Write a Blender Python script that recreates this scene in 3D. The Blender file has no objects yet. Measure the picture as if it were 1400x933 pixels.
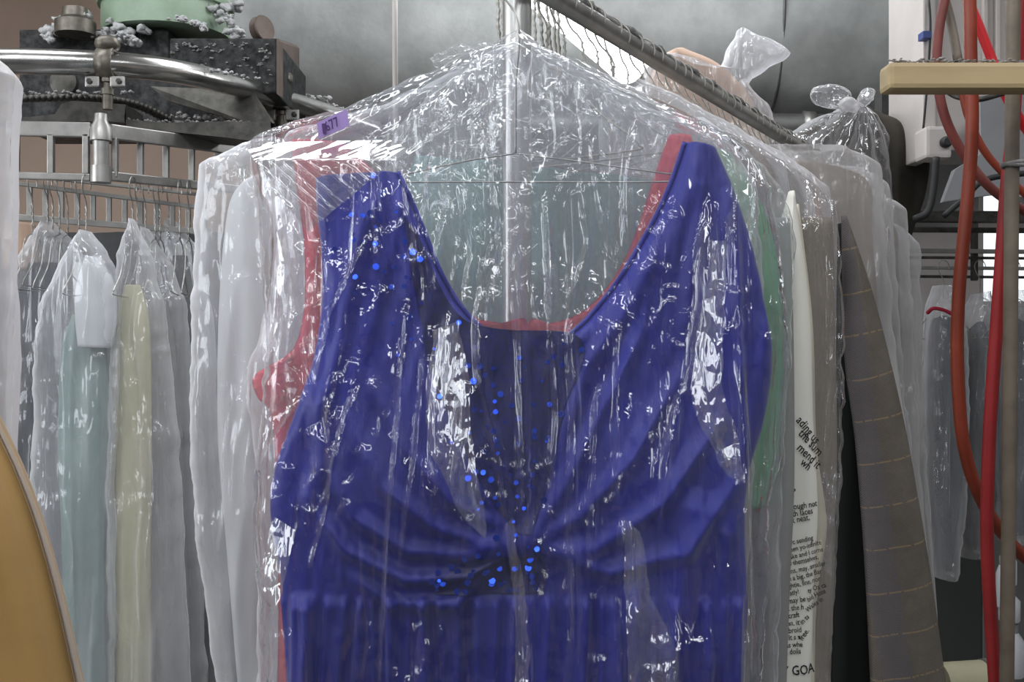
import bpy, bmesh, math, random
import numpy as np
from mathutils import Vector, Matrix

random.seed(7)
scene = bpy.context.scene
C = scene.collection

# ------------------------------------------------------------------ camera
F, CX, CY, ZC = 1500.0, 700.0, 466.5, 1.55          # focal length in pixels of the 1400x933 frame
cam_d = bpy.data.cameras.new('camera')
cam_d.sensor_width = 36.0
cam_d.lens = F / 1400.0 * 36.0
cam_d.clip_start = 0.02
cam = bpy.data.objects.new('camera', cam_d)
C.objects.link(cam)
cam.location = (0, 0, ZC)
cam.rotation_euler = (math.pi / 2, 0, 0)
scene.camera = cam

# ------------------------------------------------------------------ world, exposure
world = bpy.data.worlds.new('world')
scene.world = world
world.use_nodes = True
bg = world.node_tree.nodes['Background']
bg.inputs[0].default_value = (0.93, 0.96, 1.0, 1)
bg.inputs[1].default_value = 0.12
scene.view_settings.view_transform = 'Standard'
scene.view_settings.look = 'None'
scene.view_settings.gamma = 1.0
scene.view_settings.use_curve_mapping = False
scene.view_settings.exposure = 0.0
scene.cycles.transparent_max_bounces = 28
scene.cycles.max_bounces = 6
scene.cycles.sample_clamp_indirect = 4.0

# added off-screen fluorescent fixtures: (x, y, length along x, length along y, radiance)
ADDED_LAMPS = [(-0.35, 0.72, 1.3, 0.24, 15), (-1.0, -0.1, 0.22, 1.5, 13), (0.3, -0.75, 1.5, 0.22, 11), (-0.2, -1.9, 2.0, 0.22, 11),
         (1.1, 0.7, 0.22, 1.2, 13), (-1.35, 1.85, 1.3, 0.22, 13), (1.9, 1.9, 0.22, 1.2, 4), (0.2, 2.4, 1.2, 0.2, 13)]
CEIL_Z = 2.85

# ------------------------------------------------------------------ helpers: numbers
def P(px, py, Y):
    return Vector(((px - CX) * Y / F, Y, ZC - (py - CY) * Y / F))

def W(px, py, Y0, d):
    """pixels on the plane Y0, displaced by d metres along y -> world"""
    px = np.asarray(px, float); py = np.asarray(py, float)
    s = Y0 / F
    return np.stack([(px - CX) * s, Y0 + d + 0 * px, ZC - (py - CY) * s], -1)

def _h(ix, iy, seed):
    n = (ix * 374761393 + iy * 668265263 + seed * 1274126177) & 0x7fffffff
    n = ((n ^ (n >> 13)) * 1274126177) & 0x7fffffff
    return ((n ^ (n >> 16)) & 0xffff) / 65535.0

def noise(x, y, seed=0):
    x = np.asarray(x, float); y = np.asarray(y, float)
    ix = np.floor(x).astype(np.int64); iy = np.floor(y).astype(np.int64)
    fx = x - ix; fy = y - iy
    fx = fx * fx * fx * (fx * (fx * 6 - 15) + 10); fy = fy * fy * fy * (fy * (fy * 6 - 15) + 10)
    a = _h(ix, iy, seed); b = _h(ix + 1, iy, seed); c = _h(ix, iy + 1, seed); d = _h(ix + 1, iy + 1, seed)
    return ((a + (b - a) * fx) * (1 - fy) + (c + (d - c) * fx) * fy) * 2 - 1

def fbm(x, y, seed=0, o=3):
    r = 0; a = 1.0
    for k in range(o):
        r = r + a * noise(x * 2 ** k, y * 2 ** k, seed + 17 * k); a *= 0.5
    return r

def ridged(x, y, seed=0):
    return (1 - np.abs(noise(x, y, seed))) ** 3

def crease(px, py, line, w, amp, sharp=False):
    """a fold that runs along a polyline given in pixels; fades at both ends"""
    px = np.asarray(px, float); py = np.asarray(py, float)
    best = np.full(px.shape, 1e9); tt = np.zeros(px.shape)
    n = len(line) - 1
    for i in range(n):
        ax, ay = line[i]; bx, by = line[i + 1]
        dx, dy = bx - ax, by - ay
        l2 = dx * dx + dy * dy
        t = np.clip(((px - ax) * dx + (py - ay) * dy) / l2, 0, 1)
        d = np.hypot(px - ax - t * dx, py - ay - t * dy)
        m = d < best
        best = np.where(m, d, best); tt = np.where(m, (i + t) / n, tt)
    fade = np.clip(np.minimum(tt, 1 - tt) * 6 + 0.1, 0, 1)
    if sharp:
        return amp * fade * np.clip(1 - best / (w * 1.6), 0, 1) ** 1.4
    return amp * fade * np.exp(-(best / w) ** 2)

def catmull(pts, n):
    p = np.array(pts, float)
    if len(p) == 2:
        return p[0] + (p[1] - p[0]) * np.linspace(0, 1, n)[:, None]
    q = np.vstack([2 * p[0] - p[1], p, 2 * p[-1] - p[-2]])
    t = np.linspace(0, len(p) - 1, n)
    i = np.minimum(t.astype(int), len(p) - 2); f = (t - i)[:, None]
    a, b, c, d = q[i], q[i + 1], q[i + 2], q[i + 3]
    return 0.5 * (2 * b + (c - a) * f + (2 * a - 5 * b + 4 * c - d) * f ** 2 + (3 * b - a - 3 * c + d) * f ** 3)

# ------------------------------------------------------------------ helpers: objects
def tag(o, label=None, cat=None, group=None, kind=None):
    if label: o['label'] = label
    if cat: o['category'] = cat
    if group: o['group'] = group
    if kind: o['kind'] = kind
    return o

def thing(name, label, cat, loc, group=None):
    o = bpy.data.objects.new(name, None)
    o.empty_display_size = 0.05
    C.objects.link(o)
    o.location = loc
    return tag(o, label, cat, group)

def wloc(o):
    v = Vector((0, 0, 0))
    while o is not None:
        v += o.location; o = o.parent
    return v

def mesh(name, verts, faces, mat, parent=None, smooth=True, sharp=False):
    v = np.asarray([tuple(p) for p in verts] if not isinstance(verts, np.ndarray) else verts, float)
    if parent is None:
        org = np.array([(v[:, 0].min() + v[:, 0].max()) / 2, (v[:, 1].min() + v[:, 1].max()) / 2, v[:, 2].min()])
        loc = org
    else:
        org = np.array(wloc(parent)); loc = (0, 0, 0)
    me = bpy.data.meshes.new(name)
    me.from_pydata((v - org).tolist(), [], faces if isinstance(faces, list) else faces.tolist())
    if smooth:
        me.polygons.foreach_set('use_smooth', [True] * len(me.polygons))
    if sharp: me.set_sharp_from_angle(angle=0.75)
    me.update()
    if mat: me.materials.append(mat)
    o = bpy.data.objects.new(name, me)
    C.objects.link(o)
    o.location = loc
    o.parent = parent
    return o

def grid_faces(nu, nv, off=0, flip=False):
    i = np.arange(nv - 1)[:, None] * nu + np.arange(nu - 1)[None, :] + off
    f = np.stack([i, i + 1, i + nu + 1, i + nu], -1).reshape(-1, 4)
    return f[:, ::-1] if flip else f

def polyline(pts, n, seed, soft=0.35, rag=2.2):
    p = np.array(pts, float); t = np.linspace(0, len(p) - 1, n); i = np.arange(len(p))
    q = np.stack([np.interp(t, i, p[:, 0]), np.interp(t, i, p[:, 1])], -1) * (1 - soft) + catmull(pts, n) * soft
    q[:, 0] += rag * fbm(q[:, 1] / 26, 0 * t, seed, 3) ; q[:, 1] += rag * fbm(q[:, 0] / 22, 0 * t + 9, seed, 3)
    return q
def ruled(A, B, nu, nv, rag=None):
    a, b = (catmull(A, nv), catmull(B, nv)) if rag is None else (polyline(A, nv, rag), polyline(B, nv, rag + 1))
    u = np.linspace(0, 1, nu)
    g = a[:, None, :] * (1 - u)[None, :, None] + b[:, None, :] * u[None, :, None]
    return g[..., 0], g[..., 1], np.broadcast_to(u, (nv, nu)), np.broadcast_to(np.linspace(0, 1, nv)[:, None], (nv, nu))

def solid(name, parts, Y, front, back, mat, parent=None):
    """closed cloth body. parts = list of (A, B, nu, nv, e0, e1): ruled patches, e0/e1 = whether side A / side B is an outer edge.
    front(px, py, edge) / back(...) give metres along y, edge runs 0 at the hem to 1 inside"""
    V = []; Fc = []; off = 0
    for (A, B, nu, nv, e0, e1) in parts:
        px, py, u, v = ruled(A, B, nu, nv)
        wid = np.hypot(px[:, -1] - px[:, 0], py[:, -1] - py[:, 0])[:, None]
        d = np.full(px.shape, 1e9)
        for e, q in ((e0, u * wid), (e1, (1 - u) * wid)):
            if e is True: d = np.minimum(d, q)
            elif e: d = np.minimum(d, q + np.maximum(v - e, 0) * 2500)      # hem only down to that fraction of the rows
        f = front(px, py, d); b = back(px, py, d)
        vf = W(px, py, Y, f).reshape(-1, 3); vb = W(px, py, Y, np.maximum(b, f + 0.0015)).reshape(-1, 3)
        V += [vf, vb]
        n = nu * nv
        Fc.append(grid_faces(nu, nv, off)); Fc.append(grid_faces(nu, nv, off + n, True))
        r = np.arange(nv - 1) * nu + off
        c = np.arange(nu - 1) + off
        for e, q, fl in ((e0, r, True), (e1, r + nu - 1, False)):
            if not e: continue
            if e is not True: q = q[: int(nv * e)]
            k = np.stack([q, q + nu, q + nu + n, q + n], -1)
            Fc.append(k[:, ::-1] if fl else k)
        Fc.append(np.stack([c, c + 1, c + 1 + n, c + n], -1)[:, ::-1])
        k = c + (nv - 1) * nu
        Fc.append(np.stack([k, k + 1, k + 1 + n, k + n], -1))
        off += 2 * n
    return mesh(name, np.vstack(V), np.vstack(Fc), mat, parent)

def edge_round(d, w, depth):
    """rounded hem: 0 at the edge, -depth inside"""
    t = np.clip(d / w, 0, 1)
    return -depth * np.sqrt(np.clip(1 - (1 - t) ** 2, 0, 1))

def tube_data(pts, r, n=8, closed=False, caps=True):
    p = [Vector(q) for q in pts]
    R = r if hasattr(r, '__len__') else [r] * len(p)
    V = []; Fc = []
    up = None
    for i, q in enumerate(p):
        a = p[(i - 1) % len(p)] if (i or closed) else q
        b = p[(i + 1) % len(p)] if (i < len(p) - 1 or closed) else q
        t = (b - a).normalized()
        if up is None:
            up = t.orthogonal().normalized()
        up = (up - t * up.dot(t))
        up = up.normalized() if up.length > 1e-6 else t.orthogonal().normalized()
        s = t.cross(up)
        for k in range(n):
            an = 2 * math.pi * k / n
            V.append(q + (up * math.cos(an) + s * math.sin(an)) * R[i])
    m = len(p)
    for i in range(m if closed else m - 1):
        for k in range(n):
            j = (i + 1) % m
            Fc.append([i * n + k, i * n + (k + 1) % n, j * n + (k + 1) % n, j * n + k])
    if caps and not closed:
        Fc.append(list(range(n))[::-1]); Fc.append([(m - 1) * n + k for k in range(n)])
    return V, Fc

def join(datas):
    V = []; Fc = []
    for v, f in datas:
        o = len(V)
        V += [Vector(x) for x in v]; Fc += [[i + o for i in q] for q in f]
    return V, Fc

def tube(name, pts, r, mat, parent=None, n=8, smooth_n=None, closed=False):
    if smooth_n:
        pts = catmull([tuple(q) for q in pts], smooth_n)
        if hasattr(r, '__len__'):
            r = list(np.interp(np.linspace(0, 1, smooth_n), np.linspace(0, 1, len(r)), r))
    v, f = tube_data(pts, r, n, closed)
    return mesh(name, v, f, mat, parent)

def bm_data(bm):
    bm.verts.index_update()
    v = [x.co.copy() for x in bm.verts]; f = [[x.index for x in q.verts] for q in bm.faces]
    bm.free()
    return v, f

def box_data(c, s, bevel=0.0, rot=None):
    bm = bmesh.new()
    bmesh.ops.create_cube(bm, size=1)
    for v in bm.verts:
        v.co = Vector((v.co.x * s[0], v.co.y * s[1], v.co.z * s[2]))
    if bevel:
        bmesh.ops.bevel(bm, geom=list(bm.edges), offset=bevel, segments=2, affect='EDGES', profile=0.6)
    if rot is not None:
        bmesh.ops.transform(bm, matrix=rot.to_4x4(), verts=bm.verts)
    bmesh.ops.translate(bm, vec=Vector(c), verts=bm.verts)
    return bm_data(bm)

def box(name, c, s, mat, parent=None, bevel=0.0, rot=None):
    v, f = box_data(c, s, bevel, rot)
    return mesh(name, v, f, mat, parent, smooth=False)

def beam(name, a, b, w, h, mat, parent=None, bevel=0.0):
    """box bar from a to b, h tall (z), w deep"""
    a = Vector(a); b = Vector(b); d = b - a
    rot = d.to_track_quat('X', 'Z').to_matrix()
    return box(name, (a + b) / 2, (d.length, w, h), mat, parent, bevel, rot)

def lathe_data(prof, c, axis=(0, 0, 1), n=24):
    q = Vector(axis).to_track_quat('Z', 'Y').to_matrix()
    V = []; Fc = []
    for r, z in prof:
        for k in range(n):
            a = 2 * math.pi * k / n
            V.append(Vector(c) + q @ Vector((r * math.cos(a), r * math.sin(a), z)))
    for i in range(len(prof) - 1):
        for k in range(n):
            Fc.append([i * n + k, i * n + (k + 1) % n, (i + 1) * n + (k + 1) % n, (i + 1) * n + k])
    Fc.append(list(range(n))[::-1]); Fc.append([(len(prof) - 1) * n + k for k in range(n)])
    return V, Fc

def lathe(name, prof, c, mat, parent=None, axis=(0, 0, 1), n=24, smooth=True):
    v, f = lathe_data(prof, c, axis, n)
    return mesh(name, v, f, mat, parent, smooth, smooth)

# ------------------------------------------------------------------ materials
class NT:
    def __init__(self, name):
        self.m = bpy.data.materials.new(name); self.m.use_nodes = True
        self.t = self.m.node_tree; self.t.nodes.clear()
        self.out = self.t.nodes.new('ShaderNodeOutputMaterial')
    def n(self, kind, **kw):
        x = self.t.nodes.new('ShaderNode' + kind)
        for k, v in kw.items():
            if k in x.inputs.keys() if isinstance(k, str) else False:
                x.inputs[k].default_value = v
            else:
                setattr(x, k, v)
        return x
    def l(self, a, b): self.t.links.new(a, b)
    def math(self, op, a, b=None, c=None):
        x = self.t.nodes.new('ShaderNodeMath'); x.operation = op
        for i, q in enumerate((a, b, c)):
            if q is None: continue
            if isinstance(q, (int, float)): x.inputs[i].default_value = q
            else: self.l(q, x.inputs[i])
        return x.outputs[0]
    def coords(self, scale=(1, 1, 1), rot=(0, 0, 0)):
        tc = self.n('TexCoord'); mp = self.n('Mapping')
        mp.inputs['Scale'].default_value = scale; mp.inputs['Rotation'].default_value = rot
        self.l(tc.outputs['Object'], mp.inputs['Vector'])
        return mp.outputs[0]
    def noise(self, co, scale, detail=3, rough=0.5, dist=0.0):
        x = self.n('TexNoise'); x.inputs['Scale'].default_value = scale; x.inputs['Detail'].default_value = detail
        x.inputs['Roughness'].default_value = rough; x.inputs['Distortion'].default_value = dist
        self.l(co, x.inputs['Vector'])
        return x.outputs[0]
    def ramp(self, fac, stops):
        x = self.n('ValToRGB'); e = x.color_ramp.elements
        while len(e) < len(stops): e.new(0.5)
        for el, (p, c) in zip(e, stops):
            el.position = p; el.color = (*c, 1) if len(c) == 3 else c
        self.l(fac, x.inputs[0])
        return x.outputs[0]
    def bump(self, h, strength, dist, normal=None):
        x = self.n('Bump'); x.inputs['Strength'].default_value = strength; x.inputs['Distance'].default_value = dist
        self.l(h, x.inputs['Height'])
        if normal is not None: self.l(normal, x.inputs['Normal'])
        return x.outputs[0]

def principled(name, col, rough=0.6, metal=0.0, var=0.0, vscale=20, bump=0.0, bscale=60, col2=None, sheen=0.0,
               stretch=(1, 1, 1), spec=0.5, dist=0.002, trans=0.0):
    k = NT(name)
    b = k.n('BsdfPrincipled')
    b.inputs['Roughness'].default_value = rough; b.inputs['Metallic'].default_value = metal
    b.inputs['Specular IOR Level'].default_value = spec
    if sheen:
        b.inputs['Sheen Weight'].default_value = sheen; b.inputs['Sheen Roughness'].default_value = 0.4
    co = k.coords(stretch)
    c2 = col2 if col2 else tuple(x * (1 - var) for x in col)
    if var or col2:
        f = k.noise(co, vscale, 5, 0.6)
        r = k.ramp(f, [(0.35, c2), (0.62, col)])
        k.l(r, b.inputs['Base Color'])
    else:
        b.inputs['Base Color'].default_value = (*col, 1)
    if bump:
        k.l(k.bump(k.noise(co, bscale, 4, 0.6), bump, dist), b.inputs['Normal'])
    if trans:                                           # thin cloth that lets light through
        tr = k.n('BsdfTranslucent'); tr.inputs[0].default_value = (*col, 1)
        mx = k.n('MixShader'); mx.inputs[0].default_value = trans
        k.l(b.outputs[0], mx.inputs[1]); k.l(tr.outputs[0], mx.inputs[2]); k.l(mx.outputs[0], k.out.inputs[0])
    else:
        k.l(b.outputs[0], k.out.inputs[0])
    return k.m

def film(name, haze=0.1, refl=0.06, rough=0.08, tint=(0.97, 0.975, 0.985), hz=(0.9, 0.9, 0.93), fine=1.0, crumple=1.0,
         long=1.0, tl=0.35):
    """clear polythene: see-through, glossy, a little milky; crumples come from bump on real folds"""
    k = NT(name)
    co = k.coords()
    cs = k.coords((1, 1, 0.16))                         # long vertical draws in the film
    n1 = k.noise(cs, 26, 2, 0.5, 0.5)
    rid = k.math('POWER', k.math('SUBTRACT', 1.0, k.math('ABSOLUTE', k.math('MULTIPLY_ADD', n1, 4.0, -2.0))), 2.5)
    wob = k.n('VectorMath', operation='MULTIPLY_ADD')
    nz = k.n('TexNoise'); nz.inputs['Scale'].default_value = 14; nz.inputs['Detail'].default_value = 3
    k.l(co, nz.inputs['Vector'])
    k.l(nz.outputs['Color'], wob.inputs[0]); wob.inputs[1].default_value = (0.07, 0.07, 0.09); k.l(co, wob.inputs[2])
    mp = k.n('Mapping'); mp.inputs['Scale'].default_value = (1, 1, 0.5); k.l(wob.outputs[0], mp.inputs[0])
    vo = k.n('TexVoronoi'); vo.inputs['Scale'].default_value = 34; k.l(mp.outputs[0], vo.inputs['Vector'])
    mask = k.math('MINIMUM', k.math('MAXIMUM', k.math('MULTIPLY_ADD', k.noise(co, 9, 2), 9.0, -4.8), 0.02), 1.0)
    cr = k.math('MULTIPLY', vo.outputs['Distance'], mask)
    fi = k.noise(co, 120, 2, 0.6)
    b1 = k.bump(rid, 0.6 * long, 0.006)
    b2 = k.bump(cr, 1.0 * crumple, 0.02, b1)
    b3 = k.bump(k.math('MULTIPLY', fi, mask), 0.3 * fine, 0.003, b2)
    lw = k.n('LayerWeight'); lw.inputs[0].default_value = 0.5; k.l(b3, lw.inputs['Normal'])
    fac = lw.outputs['Facing']
    f1 = k.math('MULTIPLY_ADD', k.math('POWER', fac, 4.0), 0.8, refl)
    tr = k.n('BsdfTransparent'); tr.inputs[0].default_value = (*tint, 1)
    gl = k.n('BsdfGlossy'); gl.inputs['Roughness'].default_value = rough; gl.inputs[0].default_value = (1, 1, 1, 1)
    k.l(b3, gl.inputs['Normal'])
    m1 = k.n('MixShader'); k.l(f1, m1.inputs[0]); k.l(tr.outputs[0], m1.inputs[1]); k.l(gl.outputs[0], m1.inputs[2])
    df = k.n('BsdfDiffuse'); df.inputs[0].default_value = (*hz, 1)
    ts = k.n('BsdfTranslucent'); ts.inputs[0].default_value = (*hz, 1)
    md = k.n('MixShader'); md.inputs[0].default_value = tl
    k.l(df.outputs[0], md.inputs[1]); k.l(ts.outputs[0], md.inputs[2])
    lg = k.n('LayerWeight'); lg.inputs[0].default_value = 0.5
    hv = k.noise(cs, 14, 3, 0.6)
    h1 = k.math('MULTIPLY', k.math('MULTIPLY_ADD', k.math('POWER', lg.outputs['Facing'], 2.0), 3.0, 1.0),
                k.math('MULTIPLY', k.math('MULTIPLY_ADD', hv, 1.2, 0.4), haze))
    h1 = k.math('MINIMUM', h1, 0.92)
    m2 = k.n('MixShader'); k.l(h1, m2.inputs[0]); k.l(m1.outputs[0], m2.inputs[1]); k.l(md.outputs[0], m2.inputs[2])
    k.l(m2.outputs[0], k.out.inputs[0])
    return k.m

def emit(name, col, s):
    k = NT(name); e = k.n('Emission'); e.inputs[0].default_value = (*col, 1); e.inputs[1].default_value = s
    k.l(e.outputs[0], k.out.inputs[0]); return k.m

M = {}
M['tan_wall'] = principled('tan_wall', (0.62, 0.47, 0.38), 0.9, var=0.12, vscale=3, bump=0.2)
M['grey_wall'] = principled('grey_wall', (0.34, 0.34, 0.33), 0.9, var=0.2, vscale=3, bump=0.2)
M['ceiling'] = principled('ceiling', (0.55, 0.54, 0.52), 0.9, var=0.1, vscale=4)
M['floor'] = principled('floor', (0.12, 0.12, 0.115), 0.5, var=0.3, vscale=5)
M['galv'] = principled('galv', (0.60, 0.61, 0.60), 0.5, 0.25, col2=(0.46, 0.47, 0.465), vscale=9, bump=0.25, bscale=16, dist=0.01)
M['galv_dark'] = principled('galv_dark', (0.25, 0.25, 0.24), 0.5, 0.7, var=0.35, vscale=9, bump=0.2)
M['steel'] = principled('steel', (0.62, 0.61, 0.59), 0.24, 1.0, var=0.2, vscale=30, bump=0.05)
M['chrome'] = principled('chrome', (0.78, 0.77, 0.75), 0.28, 0.9)
M['wire'] = principled('wire', (0.55, 0.54, 0.52), 0.35, 0.9, var=0.3, vscale=90)
M['wire_old'] = principled('wire_old', (0.46, 0.44, 0.40), 0.5, 0.6, var=0.4, vscale=90)
M['alu'] = principled('alu', (0.46, 0.45, 0.43), 0.4, 0.8, var=0.25, vscale=25, bump=0.1)
M['iron'] = principled('iron', (0.10, 0.095, 0.085), 0.5, 0.6, var=0.5, vscale=40, bump=0.3)
M['bronze'] = principled('bronze', (0.21, 0.19, 0.16), 0.45, 0.7, var=0.4, vscale=40, bump=0.2)
M['black_metal'] = principled('black_metal', (0.016, 0.016, 0.017), 0.5, 0.1, col2=(0.06, 0.06, 0.06), vscale=55, bump=0.4, bscale=90, spec=0.15)
M['brown_metal'] = principled('brown_metal', (0.17, 0.13, 0.11), 0.6, 0.3, var=0.3, vscale=15)
M['green_paint'] = principled('green_paint', (0.30, 0.40, 0.29), 0.5, var=0.2, vscale=14, bump=0.1)
M['lint'] = principled('lint', (0.62, 0.62, 0.62), 0.98, var=0.3, vscale=60, bump=1.0, bscale=180, dist=0.004)
M['lint_dark'] = principled('lint_dark', (0.36, 0.35, 0.34), 0.98, var=0.5, vscale=50, bump=1.0, bscale=160, dist=0.004)
M['wood'] = principled('wood', (0.52, 0.39, 0.21), 0.6, var=0.25, vscale=16, stretch=(0.15, 1, 1), bump=0.15)
M['dust_top'] = M['lint']
M['white_plastic'] = principled('white_plastic', (0.62, 0.57, 0.54), 0.5, var=0.1, vscale=6)
M['grey_panel'] = principled('grey_panel', (0.30, 0.30, 0.31), 0.6, var=0.1, vscale=8)
M['rubber'] = principled('rubber', (0.02, 0.02, 0.02), 0.6)
M['hose_red'] = principled('hose_red', (0.40, 0.03, 0.032), 0.4, var=0.25, vscale=12)
M['hose_bright'] = principled('hose_bright', (0.62, 0.02, 0.025), 0.35)
M['hose_orange'] = principled('hose_orange', (0.28, 0.045, 0.02), 0.4, var=0.25, vscale=12)
M['hose_dark'] = principled('hose_dark', (0.22, 0.05, 0.04), 0.5, var=0.3, vscale=12)
M['brown_pipe'] = principled('brown_pipe', (0.20, 0.16, 0.12), 0.5, var=0.3, vscale=20, bump=0.2)
# cloth
M['blue'] = principled('blue', (0.012, 0.018, 0.31), 0.5, var=0.3, vscale=9, bump=0.12, bscale=500, sheen=0.25, dist=0.0006, stretch=(1, 1, 0.3))
M['blue_net'] = principled('blue_net', (0.010, 0.012, 0.15), 0.45, var=0.45, vscale=160, bump=0.3, bscale=700, dist=0.0006)
M['sequin'] = principled('sequin', (0.02, 0.09, 0.85), 0.2, 0.8)
M['red'] = principled('red', (0.68, 0.05, 0.085), 0.75, var=0.25, vscale=25, bump=0.3, bscale=400, dist=0.0008, sheen=0.2)
M['teal'] = principled('teal', (0.13, 0.34, 0.30), 0.8, var=0.2, vscale=10, bump=0.2, bscale=300, dist=0.0008)
M['green'] = principled('green', (0.16, 0.46, 0.22), 0.75, var=0.2, vscale=10, bump=0.2, bscale=300, dist=0.0008)
M['white_cloth'] = principled('white_cloth', (0.74, 0.75, 0.76), 0.85, var=0.06, vscale=10, trans=0.2)
M['print_cloth'] = principled('print_cloth', (0.90, 0.87, 0.79), 0.8, var=0.04, vscale=10)
M['paper'] = principled('paper', (0.86, 0.87, 0.9), 0.6, trans=0.25)
M['cream'] = principled('cream', (0.66, 0.62, 0.42), 0.85, var=0.12, vscale=12)
M['sage'] = principled('sage', (0.27, 0.37, 0.35), 0.85, var=0.2, vscale=10)
M['navy'] = principled('navy', (0.03, 0.036, 0.05), 0.85, var=0.3, vscale=10)
M['charcoal'] = principled('charcoal', (0.10, 0.10, 0.105), 0.9, var=0.2, vscale=10)
M['grey_cloth'] = principled('grey_cloth', (0.33, 0.325, 0.32), 0.9, var=0.15, vscale=10)
M['taupe'] = principled('taupe', (0.30, 0.25, 0.20), 0.85, var=0.2, vscale=10)
M['ivory'] = principled('ivory', (0.74, 0.68, 0.55), 0.8, var=0.06, vscale=10)
M['black_cloth'] = principled('black_cloth', (0.008, 0.009, 0.009), 0.9)
M['camel'] = principled('camel', (0.44, 0.26, 0.085), 0.85, var=0.1, vscale=12, bump=0.2, bscale=400, dist=0.0008, sheen=0.3)
M['peach'] = principled('peach', (0.72, 0.52, 0.40), 0.8, var=0.1, vscale=10, trans=0.2)
M['brown_cloth'] = principled('brown_cloth', (0.30, 0.20, 0.15), 0.85, var=0.2, vscale=10)
M['darkbrown_cloth'] = principled('darkbrown_cloth', (0.045, 0.038, 0.028), 0.8, var=0.4, vscale=10, bump=0.3, bscale=30)
M['purple_tag'] = principled('purple_tag', (0.40, 0.28, 0.62), 0.7)
M['ink'] = principled('ink', (0.02, 0.018, 0.02), 0.8)
M['ink_purple'] = principled('ink_purple', (0.09, 0.04, 0.17), 0.8)
M['crimson'] = principled('crimson', (0.40, 0.02, 0.05), 0.8)
# films
M['film_front'] = film('film_front', 0.03, 0.09, 0.03, crumple=0.45, fine=0.5)
M['film_sheer'] = film('film_sheer', 0.17, 0.06, 0.08, crumple=0.2, fine=0.3)
M['film_fold'] = film('film_fold', 0.05, 0.13, 0.05, crumple=0.5, fine=0.5, long=0.5)
M['film_taut'] = film('film_taut', 0.12, 0.30, 0.06, crumple=0.08, fine=0.1, long=0.12)
M['film_clear'] = film('film_clear', 0.10, 0.08, 0.06, crumple=0.55, fine=0.5)
M['film_milky'] = film('film_milky', 0.23, 0.07, 0.10, crumple=0.4, fine=0.4)
M['film_thick'] = film('film_thick', 0.34, 0.06, 0.12, crumple=1.0, hz=(0.80, 0.78, 0.78))
M['film_bow'] = film('film_bow', 0.12, 0.16, 0.05)

# ================================================================== THE ROOM
def struct(name, v, f, mat):
    o = mesh(name, v, f, mat, None, False); o['kind'] = 'structure'; return o
def slab(name, x0, x1, y0, y1, z0, z1, mat):
    v, f = box_data(((x0 + x1) / 2, (y0 + y1) / 2, (z0 + z1) / 2), (x1 - x0, y1 - y0, z1 - z0))
    return struct(name, v, f, mat)
slab('floor', -3.2, 3.2, -3.2, 4.6, -0.1, 0, M['floor'])
slab('ceiling', -3.2, 3.2, -3.2, 4.6, CEIL_Z, CEIL_Z + 0.1, M['ceiling'])
slab('wall_back', -3.2, 3.2, 4.5, 4.6, 0, CEIL_Z, M['grey_wall'])
slab('wall_left', -3.2, -0.80, 3.7, 3.8, 0, CEIL_Z, M['tan_wall'])
slab('wall_far_left', -3.2, -3.1, -3.2, 3.7, 0, CEIL_Z, M['tan_wall'])
slab('wall_right', 3.1, 3.2, -3.2, 4.5, 0, CEIL_Z, M['grey_wall'])

# out-of-view fluorescent battens, added to light the clothes and give the film highlights
wheres = ['right above the front of the blue dress', 'along the conveyor aisle', 'crossing the aisle just behind the viewer', 'crossing the aisle well behind the viewer',
          'over the right end of the main rail', 'above the conveyor racks', 'above the hoses', 'close in front of the galvanised duct']
for (x, y, lx, ly, rad), wh in zip(ADDED_LAMPS, wheres):
    t = thing('added_ceiling_lamp', 'added off-screen fluorescent batten ' + wh, 'lamp', (x, y, CEIL_Z), 'added fluorescent ceiling lamps')
    box('housing', (x, y, CEIL_Z - 0.03), (lx + 0.04, ly + 0.04, 0.06), M['white_plastic'], t, 0.008)
    ld = bpy.data.lights.new('added_light', 'AREA')
    ld.shape = 'RECTANGLE'; ld.size = lx; ld.size_y = ly
    ld.energy = rad * lx * ly * math.pi
    ld.color = (0.93, 0.965, 1.0)
    lo = bpy.data.objects.new('added_light', ld); C.objects.link(lo)
    lo.parent = t; lo.location = (0, 0, -0.064)

# invented side window out of view, added so film ridges catch bright vertical glints
ws = thing('added_window', None, None, (-3.08, 0.3, 1.0)); ws['kind'] = 'structure'
for k_ in range(3):
    y0_ = -0.85 + 0.8 * k_
    box('pane', (-3.08, y0_ + 0.375, 2.0), (0.012, 0.72, 1.2), emit('added_daylight', (0.9, 0.95, 1.0), 6.0) if k_ == 0 else bpy.data.materials['added_daylight'], ws)
for y_ in (-0.87, -0.07, 0.73, 1.53): box('mullion', (-3.06, y_, 2.0), (0.06, 0.06, 1.32), M['white_plastic'], ws, 0.005)
for z_ in (1.37, 2.63): box('window_frame', (-3.06, 0.33, z_), (0.07, 2.46, 0.07), M['white_plastic'], ws, 0.005)

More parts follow.
